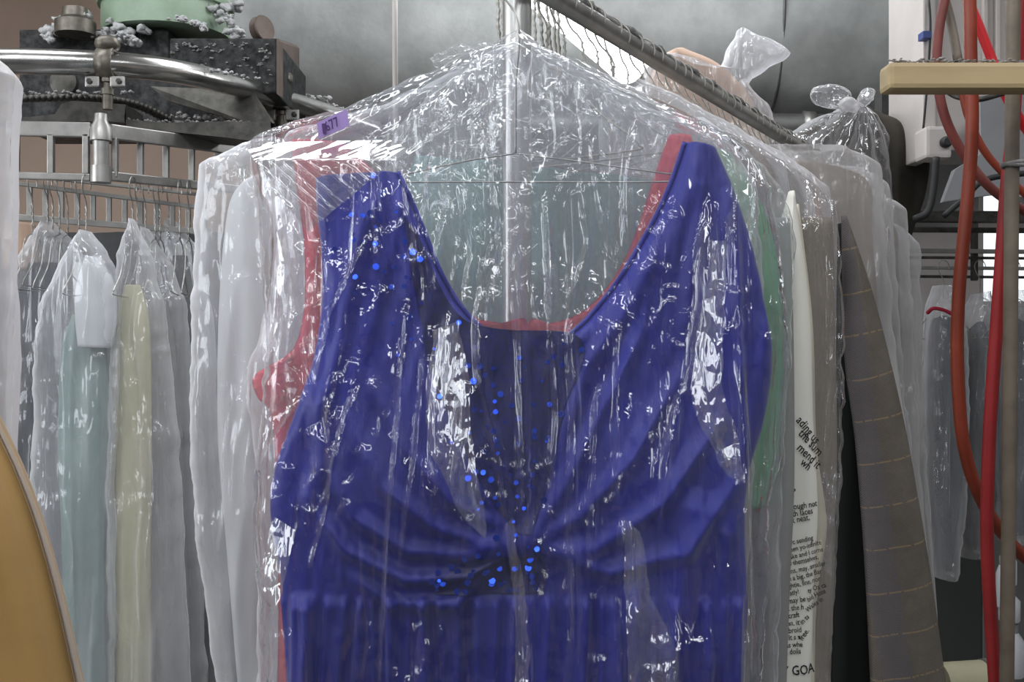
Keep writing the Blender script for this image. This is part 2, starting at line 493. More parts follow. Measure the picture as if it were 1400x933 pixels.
# ------------------------------------------------------------------ galvanised duct along the back
duct = thing('air_duct', 'broad mottled galvanised sheet metal duct across the back wall', 'duct', (0.3, 3.2, 2.1))
prof = catmull([(2.95, 2.84), (2.97, 2.62), (3.0, 2.46), (3.06, 2.33), (3.18, 2.23), (3.4, 2.19), (3.66, 2.18)], 28)
def duct_sheet(x0, x1, o=0.0):
    xs = np.linspace(x0, x1, 40); V = []
    for (y, z) in prof:
        for x in xs:
            V.append((x, y - o + 0.008 * fbm(x * 3, z * 6, 5), z - o * 0.4))
    return np.array(V), grid_faces(40, len(prof))
v, f = duct_sheet(-0.80, 0.735); mesh('sheet', v, f, M['galv'], duct)
v, f = duct_sheet(0.725, 1.30, 0.004); mesh('sheet', v, f, M['galv'], duct)
tube('seam', [(0.725 + 0.05 * (2.84 - z), y - 0.006, z - 0.002) for (y, z) in prof], 0.004, M['galv_dark'], duct, 6)
mesh('end_plate', np.array([(1.30, y, z) for (y, z) in prof] + [(1.30, 3.66, 2.84)]), [list(range(len(prof) + 1))], M['galv_dark'], duct, False)
mesh('end_plate', np.array([(-0.80, y, z) for (y, z) in prof] + [(-0.80, 3.66, 2.84)]), [list(range(len(prof) + 1))], M['galv_dark'], duct, False)
# lower pipe under the duct
pl = thing('steam_pipe', 'horizontal grey lagged pipe under the galvanised duct', 'pipe', P(1080, 175, 3.1))
tube('pipe_run', [P(640, 172, 3.1), P(1000, 172, 3.1), P(1300, 176, 3.1)], 0.036, M['galv_dark'], pl, 14, 12)
for x_ in (700, 960, 1200): beam('bracket', P(x_, 172, 3.12), P(x_, 172, 3.12) + Vector((0, 0.0, 0.13)), 0.012, 0.02, M['galv_dark'], pl)
tube('collar', [P(1096, 172, 3.1), P(1112, 173, 3.1)], 0.042, M['alu'], pl, 14)

# the bare lamp that glares between the rail and the duct
lm = thing('strip_lamp', 'glaring white strip lamp behind the steel rail', 'lamp', P(800, 30, 2.5))
a, b = P(735, -20, 2.45), P(862, 92, 2.75)
tube('lamp_tube', [a, b], 0.046, emit('lamp_glow', (0.95, 0.98, 1.0), 11.0), lm, 16)
tube('end_cap', [b, b + (b - a).normalized() * 0.03], 0.047, M['alu'], lm, 16)
d = (b - a).normalized()
beam('housing', a + Vector((0, 0.07, 0.055)), b + Vector((0, 0.07, 0.055)), 0.05, 0.05, M['white_plastic'], lm, 0.006)
lm2 = thing('bulkhead_lamp', 'small round glaring lamp below the strip lamp', 'lamp', P(895, 118, 2.85))
lathe('glass', [(0.001, 0.0), (0.02, 0.004), (0.034, 0.018), (0.04, 0.04), (0.036, 0.06)], P(880, 108, 2.75), emit('lamp_glow2', (0.95, 0.98, 1.0), 8.0), lm2, (0, 1, 0), 20)
lathe('base', [(0.036, 0.06), (0.05, 0.062), (0.05, 0.075), (0.0, 0.076)], P(880, 108, 2.75), M['alu'], lm2, (0, 1, 0), 20)

# thin vertical rod and the chrome post
tag(tube('hanging_rod', [P(540, -60, 2.3), P(540, 60, 2.3), P(541, 230, 2.3)], 0.0058, M['white_plastic'], None, 10), 'thin pale vertical rod in front of the duct', 'rod')
post = thing('chrome_post', 'upright chrome post rising out of the blue dress bag', 'post', P(707, 466, 1.25) - Vector((0, 0, 1.55)))
tube('pole', [(P(707, 0, 1.25).x, 1.25, z) for z in (0.012, 0.6, 1.2, 1.6, 2.0, CEIL_Z)], 0.0165, M['chrome'], post, 24)
lathe('foot_flange', [(0.05, 0.0), (0.05, 0.01), (0.02, 0.016), (0.0185, 0.03)], (P(707, 0, 1.25).x, 1.25, 0.0), M['steel'], post)

# ------------------------------------------------------------------ main rail
R0 = Vector((0.033, 1.25, 1.939 + 0.012)); RD = Vector((0.36, 0.656, 0.0)).normalized()
def rail_at(Y): return R0 + RD * ((Y - R0.y) / RD.y)
rail = thing('clothes_rail', 'dusty round steel clothes rail running back over the bagged clothes', 'rail', rail_at(1.6))
tube('rail_pipe', [rail_at(y) for y in (0.75, 1.2, 1.6, 2.0, 2.5, 3.0)], 0.0125, M['alu'], rail, 18)
pts = []; rad = []
for y in np.linspace(1.2, 2.4, 160):
    q = rail_at(y); k = int(y * 300)
    pts.append(q + Vector((0.004 + 0.003 * math.sin(y * 90), 0, 0.0125 + 0.003 * math.sin(y * 61)))); rad.append(0.0035 + 0.0022 * abs(math.sin(y * 140)))
o = tube('dust', pts, rad, M['lint_dark'], rail, 7)

def hanger_data(width=0.40, drop=0.10, hook_r=0.018, fall=0.10):
    hk = [(hook_r * math.cos(a), 0, -hook_r + hook_r * math.sin(a)) for a in np.linspace(math.radians(-25), math.radians(215), 14)][::-1]
    pts = hk[::-1][:12] + [(-hook_r * 0.7, 0, -hook_r * 1.9), (0, 0, -0.055), (0, 0, -drop)]
    h = tube_data(catmull(pts, 40), 0.00125, 6)
    tw = tube_data([(0.002 * math.cos(t * 2.2), 0.002 * math.sin(t * 2.2), -0.055 - (drop - 0.055) * t / 14) for t in range(15)], 0.0011, 5)
    w = width / 2
    fr = catmull([(0, 0, -drop), (0.03, 0, -drop - 0.014), (w * 0.6, 0, -drop - fall * 0.62), (w * 0.96, 0, -drop - fall * 0.95),
                  (w, 0, -drop - fall * 1.02), (w * 0.96, 0, -drop - fall * 1.07), (0, 0, -drop - fall * 1.09), (-w * 0.96, 0, -drop - fall * 1.07),
                  (-w, 0, -drop - fall * 1.02), (-w * 0.96, 0, -drop - fall * 0.95), (-w * 0.6, 0, -drop - fall * 0.62), (-0.03, 0, -drop - 0.014), (0, 0, -drop)], 70)
    f = tube_data(fr, 0.00115, 5)
    return join([h, tw]), f
HG = {}
def hanger(label, loc, yaw, width=0.40, mat='wire', group=None, tilt=0.0, drop=0.10):
    key = (width, mat, drop)
    t = thing('wire_hanger', label, 'hanger', loc, group)
    t.rotation_euler = (0, tilt, yaw)
    if key not in HG:
        (h, f) = hanger_data(width, drop)
        ho = mesh('hook', np.array([tuple(x) for x in h[0]]), h[1], M[mat]); fo = mesh('frame', np.array([tuple(x) for x in f[0]]), f[1], M[mat])
        for o in (ho, fo):
            off = o.location.copy(); o.data.transform(Matrix.Translation(off)); o.location = (0, 0, 0); o.parent = t
        HG[key] = (ho.data, fo.data)
    else:
        for nm, me in zip(('hook', 'frame'), HG[key]):
            o = bpy.data.objects.new(nm, me); C.objects.link(o); o.parent = t
    return t
rail_yaw = math.atan2(RD.y, RD.x) - math.pi / 2
for k in range(30):
    y = 1.27 + 0.036 * k + random.uniform(-0.008, 0.008)
    q = rail_at(y) + Vector((0, 0, 0.0165))
    hanger('thin wire hanger hooked over the dusty steel rail among many others', q, rail_yaw + random.uniform(-0.35, 0.35), 0.27, 'wire_old',
           'wire hangers crowded on the main rail', random.uniform(-0.12, 0.12))
# bundle of twisted ties and wire behind the post
for k, (x0, x1, yb) in enumerate([(676, 684, 62), (686, 690, 58), (694, 692, 60), (733, 741, 64), (742, 752, 70), (750, 760, 78), (758, 766, 84), (729, 733, 60)]):
    Yk = 1.3 + 0.015 * k
    pts = [P(x0 + (x1 - x0) * t + 0.7 * math.sin(t * 23 + k) + 1.2 * math.sin(t * 5 + k), -60 + (yb + 60) * t, Yk) for t in np.linspace(0, 1, 40)]
    tag(tube('twist_tie', pts, [0.0019 + 0.0007 * math.sin(i * 1.9 + k) for i in range(40)], M['wire_old'], None, 6),
        'twisted grey wire tie hanging down beside the chrome post', 'wire', 'wire ties beside the chrome post')

# ================================================================== CONVEYOR ON THE LEFT
cr = thing('conveyor_rail', 'thick curved steel conveyor tube with clamps', 'rail', P(200, 110, 2.2))
rp = [P(-60, 84, 1.98), P(40, 84, 2.0), P(150, 88, 2.06), P(240, 98, 2.17), P(320, 116, 2.35), P(380, 134, 2.6), P(440, 152, 2.78), P(520, 180, 2.9)]
tube('rail_tube', rp, 0.0235, M['steel'], cr, 24, 60)
for (cx, cy, Y, s) in ((147, 88, 2.05, 1.0), (385, 134, 2.6, 0.95)):
    u = Y / F * s
    c = P(cx, cy, Y)
    for name, z0, pr, mt in (('bolt_cap', 12, [(9, 0), (9, 6), (15, 9), (17, 14), (16, 21), (10, 26), (2, 27)], 'bronze'),
                             ('stem', -62, [(7, 0), (7, 20), (9, 20), (9, 28), (7, 28), (7, 36), (10, 37), (10, 42)], 'bronze')):
        lathe(name, [(r * u, z * u) for r, z in pr], c + Vector((0, 0, z0 * u)), M[mt], cr, (0, 0, 1), 16)
    ring = [c + Vector((0, 0.030 * math.cos(a), 0.030 * math.sin(a))) for a in np.linspace(0, 2 * math.pi, 22)[:-1]]
    V = []
    for sx in (-11 * u, 11 * u):
        for r in (0.0245, 0.0305):
            V += [c + Vector((sx, r * math.cos(a), r * math.sin(a))) for a in np.linspace(0, 2 * math.pi, 25)[:-1]]
    fc = []
    for k in range(24):
        j = (k + 1) % 24
        fc += [[24 + k, 24 + j, 72 + j, 72 + k], [k, 48 + k, 48 + j, j], [k, j, 24 + j, 24 + k], [48 + k, 72 + k, 72 + j, 48 + j]]
    mesh('strap', V, fc, M['bronze'], cr)
    for sx in (-1, 1):
        e = box('ear', c + Vector((sx * 17 * u, -0.012, -26 * u)), (20 * u, 0.008, 15 * u), M['alu'], cr, 0.003)
        lathe('bolt', [(4 * u, 0), (4 * u, 3 * u), (0.5 * u, 4 * u)], c + Vector((sx * 20 * u, -0.016, -26 * u)), M['iron'], cr, (0, -1, 0), 6, False)

# slotted conveyor racks
def rack(label, segs, name='hanger_rack'):
    t = thing(name, label, 'rack', segs[0][0] - Vector((0, 0, 0.02)))
    return t
rk = thing('hanger_rack', 'upper slotted aluminium hanger rack under the curved tube', 'rack', P(130, 250, 2.0))
# left run
beam('top_bar', P(10, 176, 2.0), P(124, 178, 2.0), 0.012, 0.027, M['alu'], rk, 0.002)
beam('bottom_bar', P(10, 240, 2.0), P(124, 243, 2.0), 0.012, 0.013, M['alu'], rk, 0.002)
for x in (22, 70, 118):
    beam('slat', P(x, 184, 2.0), P(x, 238, 2.0), 0.012, 0.0105, M['alu'], rk, 0.001)
beam('top_bar', P(150, 180, 2.0), P(352, 207, 2.35), 0.012, 0.027, M['alu'], rk, 0.002)
beam('bottom_bar', P(150, 241, 2.0), P(352, 262, 2.35), 0.012, 0.017, M['alu'], rk, 0.002)
for k in range(6):
    t_ = (k + 0.15) / 5.6
    x = 152 + 196 * t_; Y = 2.0 + 0.35 * t_
    beam('slat', P(x, 188 + 24 * t_, Y), P(x, 242 + 14 * t_, Y), 0.012, 0.0105, M['alu'], rk, 0.001)
lathe('pivot', [(0.018, 0), (0.018, 0.03), (0.0145, 0.031), (0.0145, 0.075), (0.019, 0.076), (0.019, 0.10), (0.012, 0.112), (0.011, 0.125)], P(138, 250, 1.99), M['alu'], rk, (0, 0, 1), 20)
rk2 = thing('hanger_rack', 'lower slotted aluminium rack with garment hooks hanging on it', 'rack', P(130, 310, 2.1))
beam('top_bar', P(8, 249, 2.1), P(290, 286, 2.25), 0.008, 0.008, M['alu'], rk2, 0.001)
beam('middle_bar', P(60, 243, 2.12), P(290, 268, 2.25), 0.008, 0.006, M['alu'], rk2, 0.001)
beam('bottom_bar', P(8, 296, 2.1), P(290, 318, 2.25), 0.008, 0.012, M['alu'], rk2, 0.001)
for k in range(13):
    t_ = (k + 0.5) / 13
    x = 8 + 282 * t_; Y = 2.1 + 0.15 * t_
    beam('slat', P(x, 250 + 37 * t_, Y), P(x, 296 + 22 * t_, Y), 0.006, 0.010, M['alu'], rk2, 0.001)

# machine behind the tube
mc = thing('conveyor_motor', 'dusty black conveyor drive with green motor drum on top', 'machine', P(230, 190, 2.6))
def pbox(name, x0, x1, y0, y1, Y0, Y1, mat, par, bevel=0.004):
    a = P(x0, y1, Y0); b = P(x1, y0, Y0)
    return box(name, ((a.x + b.x) / 2, (Y0 + Y1) / 2, (a.z + b.z) / 2), (b.x - a.x, Y1 - Y0, b.z - a.z), mat, par, bevel)
pbox('side_casing', 26, 230, 40, 84, 2.55, 2.95, M['black_metal'], mc)
pbox('main_casing', 232, 378, 52, 128, 2.45, 2.80, M['black_metal'], mc)
v = [P(378, 52, 2.45), P(405, 62, 2.75), P(405, 140, 2.75), P(378, 128, 2.45)]
v += [q + Vector((0.002, 0.03, 0)) for q in v]
mesh('end_plate', v, [[0, 1, 2, 3], [7, 6, 5, 4], [0, 4, 5, 1], [1, 5, 6, 2], [2, 6, 7, 3], [3, 7, 4, 0]], M['brown_metal'], mc, False)
pbox('gear_casing', 26, 330, 96, 176, 2.5, 2.7, M['black_metal'], mc)
v = [P(205, 118, 2.40), P(345, 124, 2.40), P(375, 168, 2.36), P(362, 176, 2.36), P(230, 138, 2.40)]
v += [q + Vector((0, 0.012, 0)) for q in v]
mesh('sloping_plate', v, [[4, 3, 2, 1, 0], [5, 6, 7, 8, 9]] + [[i, (i + 1) % 5, 5 + (i + 1) % 5, 5 + i] for i in range(5)], M['iron'], mc, False)
dr = lathe('motor_drum', [(0.150, 0), (0.150, 0.085), (0.142, 0.10), (0.11, 0.112), (0.05, 0.118), (0.002, 0.12)], P(228, 52, 2.65), M['green_paint'], mc, (0, 0, 1), 36)
lathe('drum_rim', [(0.158, 0), (0.160, 0.006), (0.158, 0.014), (0.15, 0.016)], P(228, 14, 2.65), M['green_paint'], dr, (0, 0, 1), 36)
lathe('bearing', [(0.045, 0), (0.045, 0.03), (0.03, 0.04), (0.028, 0.06), (0.02, 0.062)], P(103, 48, 2.5), M['bronze'], mc, (0, 0, 1), 18)
lathe('bearing', [(0.030, 0), (0.030, 0.016), (0.018, 0.02)], P(90, 114, 2.46), M['iron'], mc, (0, -1, 0), 18)
lathe('pulley', [(0.03, 0), (0.032, 0.004), (0.02, 0.012), (0.032, 0.02), (0.03, 0.024)], P(353, 42, 2.6), M['brown_metal'], mc, (0.8, -0.5, 0.1), 20)
# dark channel below the chain
ch = thing('chain_guide', 'dark steel channel carrying the drive chain', 'channel', P(180, 180, 2.15))
v = []
top = [(-10, 160), (40, 160), (75, 156), (84, 142), (100, 138), (150, 141), (172, 143), (170, 163), (230, 168), (300, 166), (370, 166)]
bot = [(-10, 168), (40, 168), (75, 166), (84, 166), (100, 166), (150, 166), (172, 168), (172, 172), (230, 180), (300, 187), (370, 196)]
for ydep in (2.14, 2.24):
    for (x, y) in top: v.append(P(x, y, 2.14) + Vector((0, ydep - 2.14, 0)))
    for (x, y) in bot: v.append(P(x, y, 2.14) + Vector((0, ydep - 2.14, 0)))
n = len(top); fc = []
for i in range(n - 1):
    fc += [[i, n + i, n + i + 1, i + 1], [2 * n + i, 2 * n + i + 1, 3 * n + i + 1, 3 * n + i], [i, i + 1, 2 * n + i + 1, 2 * n + i], [n + i, 3 * n + i, 3 * n + i + 1, n + i + 1]]
mesh('channel', v, fc, M['iron'], ch, False)
# chain
cn = thing('drive_chain', 'greasy roller chain in front of the black casing', 'chain', P(110, 160, 2.2))
cpts = catmull([tuple(P(-10, 138, 2.2)), tuple(P(60, 134, 2.2)), tuple(P(130, 134, 2.22)), tuple(P(185, 143, 2.28)), tuple(P(232, 165, 2.38))], 36)
lk = None
for i in range(35):
    a = Vector(cpts[i]); b = Vector(cpts[i + 1]); d = b - a
    v, f = box_data((0, 0, 0), (d.length * 1.18, 0.006, 0.016), 0.0045)
    r1 = lathe_data([(0.0055, -0.012), (0.0055, 0.012)], (-d.length / 2, 0, 0), (0, 1, 0), 8)
    if lk is None:
        v, f = join([(v, f), r1])
        o = mesh('link', np.array([tuple(x) for x in v]), f, M['iron']); o.data.transform(Matrix.Translation(o.location)); lk = o.data; o.parent = cn
    else:
        o = bpy.data.objects.new('link', lk); C.objects.link(o); o.parent = cn
    o.location = (a + b) / 2 - cn.location; o.rotation_euler = d.to_track_quat('X', 'Z').to_euler()

def lumps(name, label, spots, mat, seed=1, flat=0.6):
    """fluffy lint: knobbly blobs joined into one piece of stuff"""
    rnd = random.Random(seed); D = []
    for (c, r) in spots:
        for j in range(4):
            rr = r * rnd.uniform(0.3, 0.75); cc = Vector(c) + Vector((rnd.gauss(0, r * 0.8), rnd.gauss(0, r * 0.5), rnd.gauss(0, r * 0.3) - r * 0.2))
            bm = bmesh.new(); bmesh.ops.create_icosphere(bm, subdivisions=2, radius=rr)
            o = (rnd.uniform(0, 99), rnd.uniform(0, 99))
            for q in bm.verts:
                k = 1 + 0.7 * float(noise(q.co.x / rr * 2.1 + o[0] + q.co.z / rr, q.co.y / rr * 2.1 + o[1] + q.co.z / rr * 1.3, seed))
                q.co = Vector((q.co.x * k * 1.2, q.co.y * k, q.co.z * k * (flat + 0.2))) + cc
            D.append(bm_data(bm))
    v, f = join(D)
    o = mesh(name, v, f, mat)
    tag(o, label, 'lint', kind='stuff'); return o
rnd = random.Random(3)
def spread(n, x0, x1, y0, y1, Y, r0, r1):
    return [(P(x0 + (x1 - x0) * (i + rnd.random()) / n, y0 + (y1 - y0) * (i + 0.5) / n + rnd.uniform(-2, 2), Y + rnd.uniform(-0.01, 0.02)), rnd.uniform(r0, r1)) for i in range(n)]
lumps('lint', 'white fluffy lint heaped on the green motor drum', spread(16, 155, 325, 6, 6, 2.62, 0.010, 0.022) + spread(10, 295, 330, 10, 48, 2.56, 0.008, 0.016)
      + [(P(150 + 5 * i, 26 + 3 * i, 2.52), 0.007) for i in range(3)] + [(P(240 + 7 * i, 22 + 2.5 * i, 2.50), 0.009) for i in range(7)], M['lint'], 2)
lumps('lint', 'white lint caked on the bearing left of the drum', spread(10, 62, 195, 42, 42, 2.52, 0.012, 0.02) + spread(6, 86, 122, 26, 24, 2.5, 0.012, 0.02) + spread(5, 150, 190, 42, 58, 2.5, 0.01, 0.016)
      + [(P(63, 52, 2.52), 0.012), (P(186, 54, 2.5), 0.011)], M['lint'], 3)
lumps('lint', 'grey lint dusted along the curved conveyor tube', spread(26, 150, 350, 71, 106, 2.22, 0.003, 0.006) + spread(10, 420, 470, 130, 148, 2.85, 0.004, 0.012), M['lint'], 4)
lumps('lint', 'thin grey lint on the dark chain channel', spread(16, 30, 180, 128, 126, 2.2, 0.003, 0.006) + spread(22, 170, 345, 165, 168, 2.16, 0.003, 0.006) + spread(9, 240, 330, 158, 160, 2.4, 0.006, 0.011), M['lint_dark'], 5)
lumps('lint', 'speckled lint stuck to the black casing front', [(P(rnd.uniform(236, 372), rnd.uniform(58, 122), 2.447), rnd.uniform(0.002, 0.004)) for i in range(70)], M['lint_dark'], 6)

# ================================================================== CLOTHES AND BAGS
def bag(name, label, Y, L, R, df, db, mat, nu=60, nv=90, edge=60, seed=0, ruf=0.004, draw=0.003, extra=None, group=None, parent=None, slant=0.0, wr=22.0):
    """polythene bag: a front and a back film that meet at the sides, open at the bottom"""
    V = []; Fc = []; off = 0
    for side in (-1, 1):
        a, b = (nu, nv) if side < 0 else (max(12, nu // 3), max(16, nv // 3))
        px, py, u, v = ruled(L, R, a, b, seed)
        wid = np.hypot(px[:, -1] - px[:, 0], py[:, -1] - py[:, 0])[:, None]
        dist = np.minimum(u, 1 - u) * wid
        d = edge_round(dist, edge, df if side < 0 else -db)
        soft = np.clip(dist / 14, 0, 1)
        wx = px + 14 * noise(px / 90, py / 130, seed + 3)
        dd = ruf * fbm(px / 70, py / 190, seed + 1) - draw * ridged(wx / wr, py / 300, seed + 2) * (0.5 + noise(px / 60, py / 90, seed + 4))
        if extra is not None and side < 0:
            dd = dd + extra(px, py)
        d = d + dd * soft + slant * (px - px.min()) * Y / F
        V.append(W(px, py, Y, d).reshape(-1, 3)); Fc.append(grid_faces(a, b, off, side > 0)); off += a * b
    o = mesh(name, np.vstack(V), np.vstack(Fc), mat, parent)
    if parent is None: tag(o, label, 'garment bag', group)
    return o

def cloth(name, label, cat, Y, L, R, df, db, mat, nu=30, nv=60, seed=0, fold=0.008, wr=26.0, edge=40, group=None, part='body', extra=None, hor=260.0):
    t = None
    px0 = (L[-1][0] + R[-1][0]) / 2
    def fr(px, py, d):
        wx = px + 10 * noise(px / 60, py / 140, seed + 8)
        r = edge_round(d, edge, df) - fold * (noise(wx / wr, py / hor, seed) * 0.7 + 0.5 * ridged(wx / (wr * 1.6), py / hor, seed + 5)) * np.clip(d / 10, 0, 1)
        return r + (extra(px, py) if extra is not None else 0)
    def bk(px, py, d): return edge_round(d, edge, -db)
    o = solid(name, [(L, R, nu, nv, True, True)], Y, fr, bk, mat)
    tag(o, label, cat, group)
    o['_Y'] = Y
    del o['_Y']
    return o, fr

# ---------------------------------------------------------------- blue dress
YB = 1.10
BL_A = [(432, 246), (434, 290), (440, 340), (441, 390), (438, 440), (428, 495), (412, 540), (394, 590), (375, 645), (370, 700), (384, 790), (390, 880), (394, 975)]
BL_B = [(546, 238), (562, 272), (582, 320), (603, 372), (630, 418), (664, 453), (697, 469), (724, 474), (724, 560), (724, 650), (724, 790), (724, 880), (724, 975)]
BR_A = [(934, 197), (918, 245), (896, 295), (868, 345), (836, 395), (800, 438), (762, 468), (724, 474), (724, 560), (724, 650), (724, 790), (724, 880), (724, 975)]
BR_B = [(978, 206), (1000, 255), (1020, 310), (1036, 370), (1047, 430), (1055, 480), (1052, 530), (1040, 590), (1022, 650), (1018, 720), (1021, 800), (1019, 880), (1015, 975)]
BF = [([(560, 300), (566, 400), (590, 520), (640, 640), (700, 722)], 9, -0.006, True),
      ([(430, 680), (480, 745), (560, 785), (640, 780), (712, 742)], 13, -0.013, True),
      ([(452, 620), (490, 700), (560, 745), (640, 752), (708, 736)], 12, -0.011, True),
      ([(478, 560), (530, 660), (600, 715), (660, 735), (708, 730)], 11, -0.010, True),
      ([(500, 500), (560, 610), (620, 680), (705, 726)], 10, -0.009, True),
      ([(470, 770), (540, 815), (620, 815), (690, 770)], 11, -0.008, False),
      ([(440, 520), (450, 620), (425, 700)], 16, -0.008, False),
      ([(1010, 640), (930, 745), (830, 775), (736, 745)], 13, -0.011, True),
      ([(985, 560), (900, 680), (810, 745), (735, 740)], 13, -0.011, True),
      ([(930, 500), (860, 620), (790, 700), (730, 735)], 12, -0.010, True),
      ([(880, 440), (820, 560), (770, 660), (728, 728)], 11, -0.008, True),
      ([(900, 330), (850, 430), (800, 500), (770, 600)], 12, -0.007, False),
      ([(960, 215), (940, 360), (930, 480)], 12, -0.008, False),
      ([(985, 260), (1005, 400), (1010, 540)], 12, -0.008, False),
      ([(520, 262), (490, 360), (470, 470), (440, 580)], 12, -0.008, False),
      ([(548, 262), (556, 360), (560, 430)], 10, -0.006, False),
      ([(950, 660), (930, 760), (905, 930)], 20, -0.014, False),
      ([(990, 690), (975, 800), (960, 940)], 14, -0.010, False),
      ([(870, 780), (850, 860), (845, 960)], 15, -0.010, False),
      ([(420, 800), (425, 870), (420, 960)], 16, -0.010, False)]
def blue_base(px, py):
    return -0.014 * np.exp(-((px - 570) / 90) ** 2 - ((py - 655) / 95) ** 2) - 0.014 * np.exp(-((px - 880) / 90) ** 2 - ((py - 655) / 95) ** 2)
def blue_front(px, py, d):
    px = np.asarray(px, float); py = np.asarray(py, float)
    r = edge_round(d, 26, 0.024) + blue_base(px, py)
    for (ln, w, a, sh) in BF:
        r = r + crease(px, py, ln, w, a, sh)
    # pleated skirt below the waist seam
    ramp = np.clip((py - 806) / 14, 0, 1)
    wx = px + 7 * noise(px / 40, py / 160, 4)
    pl = np.abs(((wx / 23.0) % 1.0) - 0.5) * 2
    pl2 = np.abs(((wx / 41.0 + 0.3) % 1.0) - 0.5) * 2
    r = r + ramp * (-0.009 * (1 - pl) ** 1.3 - 0.008 * (1 - pl2) + 0.004)
    # ruched knot
    k = np.exp(-((px - 722) / 16) ** 2 - ((py - 728) / 24) ** 2)
    r = r - 0.012 * k
    # beaded waist panel sits back a little
    r = r + 0.006 * np.clip(1 - np.abs(px - 668) / 70, 0, 1) ** 0.5 * np.clip(1 - np.abs(py - 782) / 26, 0, 1) ** 0.5
    up = np.clip((640 - py) / 120, 0, 1)
    r = r - 0.003 * noise((px + py * 0.25) / 20, py / 150, 21) * up - 0.0012 * noise(px / 8, py / 30, 22)
    return r
def blue_back(px, py, d): return edge_round(d, 30, -0.02)
dress = thing('evening_dress', 'royal blue sequinned evening dress in the front clear bag', 'dress', P(722, 933, YB))
solid('gown', [(BL_A, BL_B, 110, 240, True, 7 / 12), (BR_A, BR_B, 100, 240, 7 / 12, True)], YB, blue_front, blue_back, M['blue'], dress)
# the hem of the right neckline
ptsn = catmull(BR_A[:8], 60)
tube('neck_binding', [W(x, y, YB, float(blue_front(np.array(x), np.array(y), np.array(3.0))))for x, y in ptsn], 0.0026, M['blue'], dress, 6)
ptsn = catmull(BL_B[:8], 60)
tube('neck_binding', [W(x, y, YB, float(blue_front(np.array(x), np.array(y), np.array(3.0))))for x, y in ptsn], 0.0026, M['blue'], dress, 6)
# glitter net inset: centre of the bodice and beaded waist panel
def overlay(name, A, B, nu, nv, mat, parent, lift=0.0016):
    px, py, u, v = ruled(A, B, nu, nv)
    d = blue_front(px, py, np.full(px.shape, 200.0)) - lift
    return mesh(name, W(px, py, YB, d).reshape(-1, 3), grid_faces(nu, nv), mat, parent)
overlay('net_inset', [(556, 300), (572, 400), (592, 500), (632, 600), (668, 670), (706, 722)], [(572, 320), (640, 440), (790, 462), (768, 560), (748, 650), (726, 722)], 40, 70, M['blue_net'], dress)
overlay('beaded_waist', [(655, 756), (612, 778), (598, 804)], [(742, 752), (744, 780), (742, 804)], 40, 16, M['blue_net'], dress, 0.002)
# sequins
bm = bmesh.new(); bmesh.ops.create_circle(bm, cap_ends=True, segments=8, radius=0.0031)
sq_me = bpy.data.meshes.new('sequin'); bm.to_mesh(sq_me); bm.free(); sq_me.materials.append(M['sequin'])
SQ = [(486, 298), (502, 300), (487, 324), (518, 337), (543, 368), (524, 306), (529, 270), (515, 246), (464, 344), (568, 348), (577, 357), (567, 384), (557, 394), (491, 403),
      (579, 416), (564, 434), (629, 442), (541, 443), (566, 464), (596, 477), (597, 490), (604, 540), (611, 559), (548, 485), (793, 478), (710, 489), (712, 519), (729, 551),
      (750, 551), (675, 503), (664, 512), (657, 500), (668, 580), (659, 560), (677, 547), (709, 570), (709, 603), (730, 594), (730, 627), (727, 645), (678, 598), (663, 613),
      (672, 651), (681, 616), (681, 684), (702, 707), (705, 724), (679, 727), (721, 738), (733, 742), (655, 750), (637, 755), (682, 748), (724, 757), (710, 768), (608, 787), (641, 786),
      (595, 783), (668, 772), (690, 790), (726, 781), (765, 564), (767, 498), (755, 488), (740, 520), (746, 600), (769, 470), (620, 600), (640, 640), (655, 690)]
rs = random.Random(5)
SQ += [(rs.uniform(600, 735), rs.uniform(765, 802)) for _ in range(26)] + [(640 + rs.uniform(0, 110), rs.uniform(490, 690)) for _ in range(30)] + [(rs.uniform(480, 560), rs.uniform(280, 400)) for _ in range(14)]
for (x, y) in SQ:
    d = float(blue_front(np.array(float(x)), np.array(float(y)), np.array(200.0)))
    o = bpy.data.objects.new('sequin', sq_me); C.objects.link(o); o.parent = dress
    o.location = Vector(W(x, y, YB, d - 0.0035)) - dress.location
    o.rotation_euler = (math.pi / 2 + rs.uniform(-0.5, 0.25), 0, rs.uniform(-0.4, 0.4))
    k = rs.choice([0.55, 0.7, 0.9, 1.1]); o.scale = (k, k, k)

# hanger of the blue dress
hg = thing('wire_hanger', 'low bent wire hanger stretched across the neck of the blue dress', 'hanger', P(705, 250, 1.14))
tube('frame', [P(705, 210, 1.14), P(640, 220, 1.14), P(548, 240, 1.13), P(536, 246, 1.13), P(548, 249, 1.13), P(705, 249, 1.14), P(880, 249, 1.13), P(935, 247, 1.13), P(940, 241, 1.13), P(900, 236, 1.13), P(800, 222, 1.14), P(705, 210, 1.14)], 0.00095, M['wire'], hg, 6, 90)
tube('hook', [P(705, 210, 1.14), P(705, 120, 1.14), P(705, 20, 1.14), rail_at(1.14) + Vector((-0.018, 0, -0.01)), rail_at(1.14) + Vector((0, 0, 0.0165)), rail_at(1.14) + Vector((0.018, 0, -0.004))], 0.0012, M['wire'], hg, 6, 50)

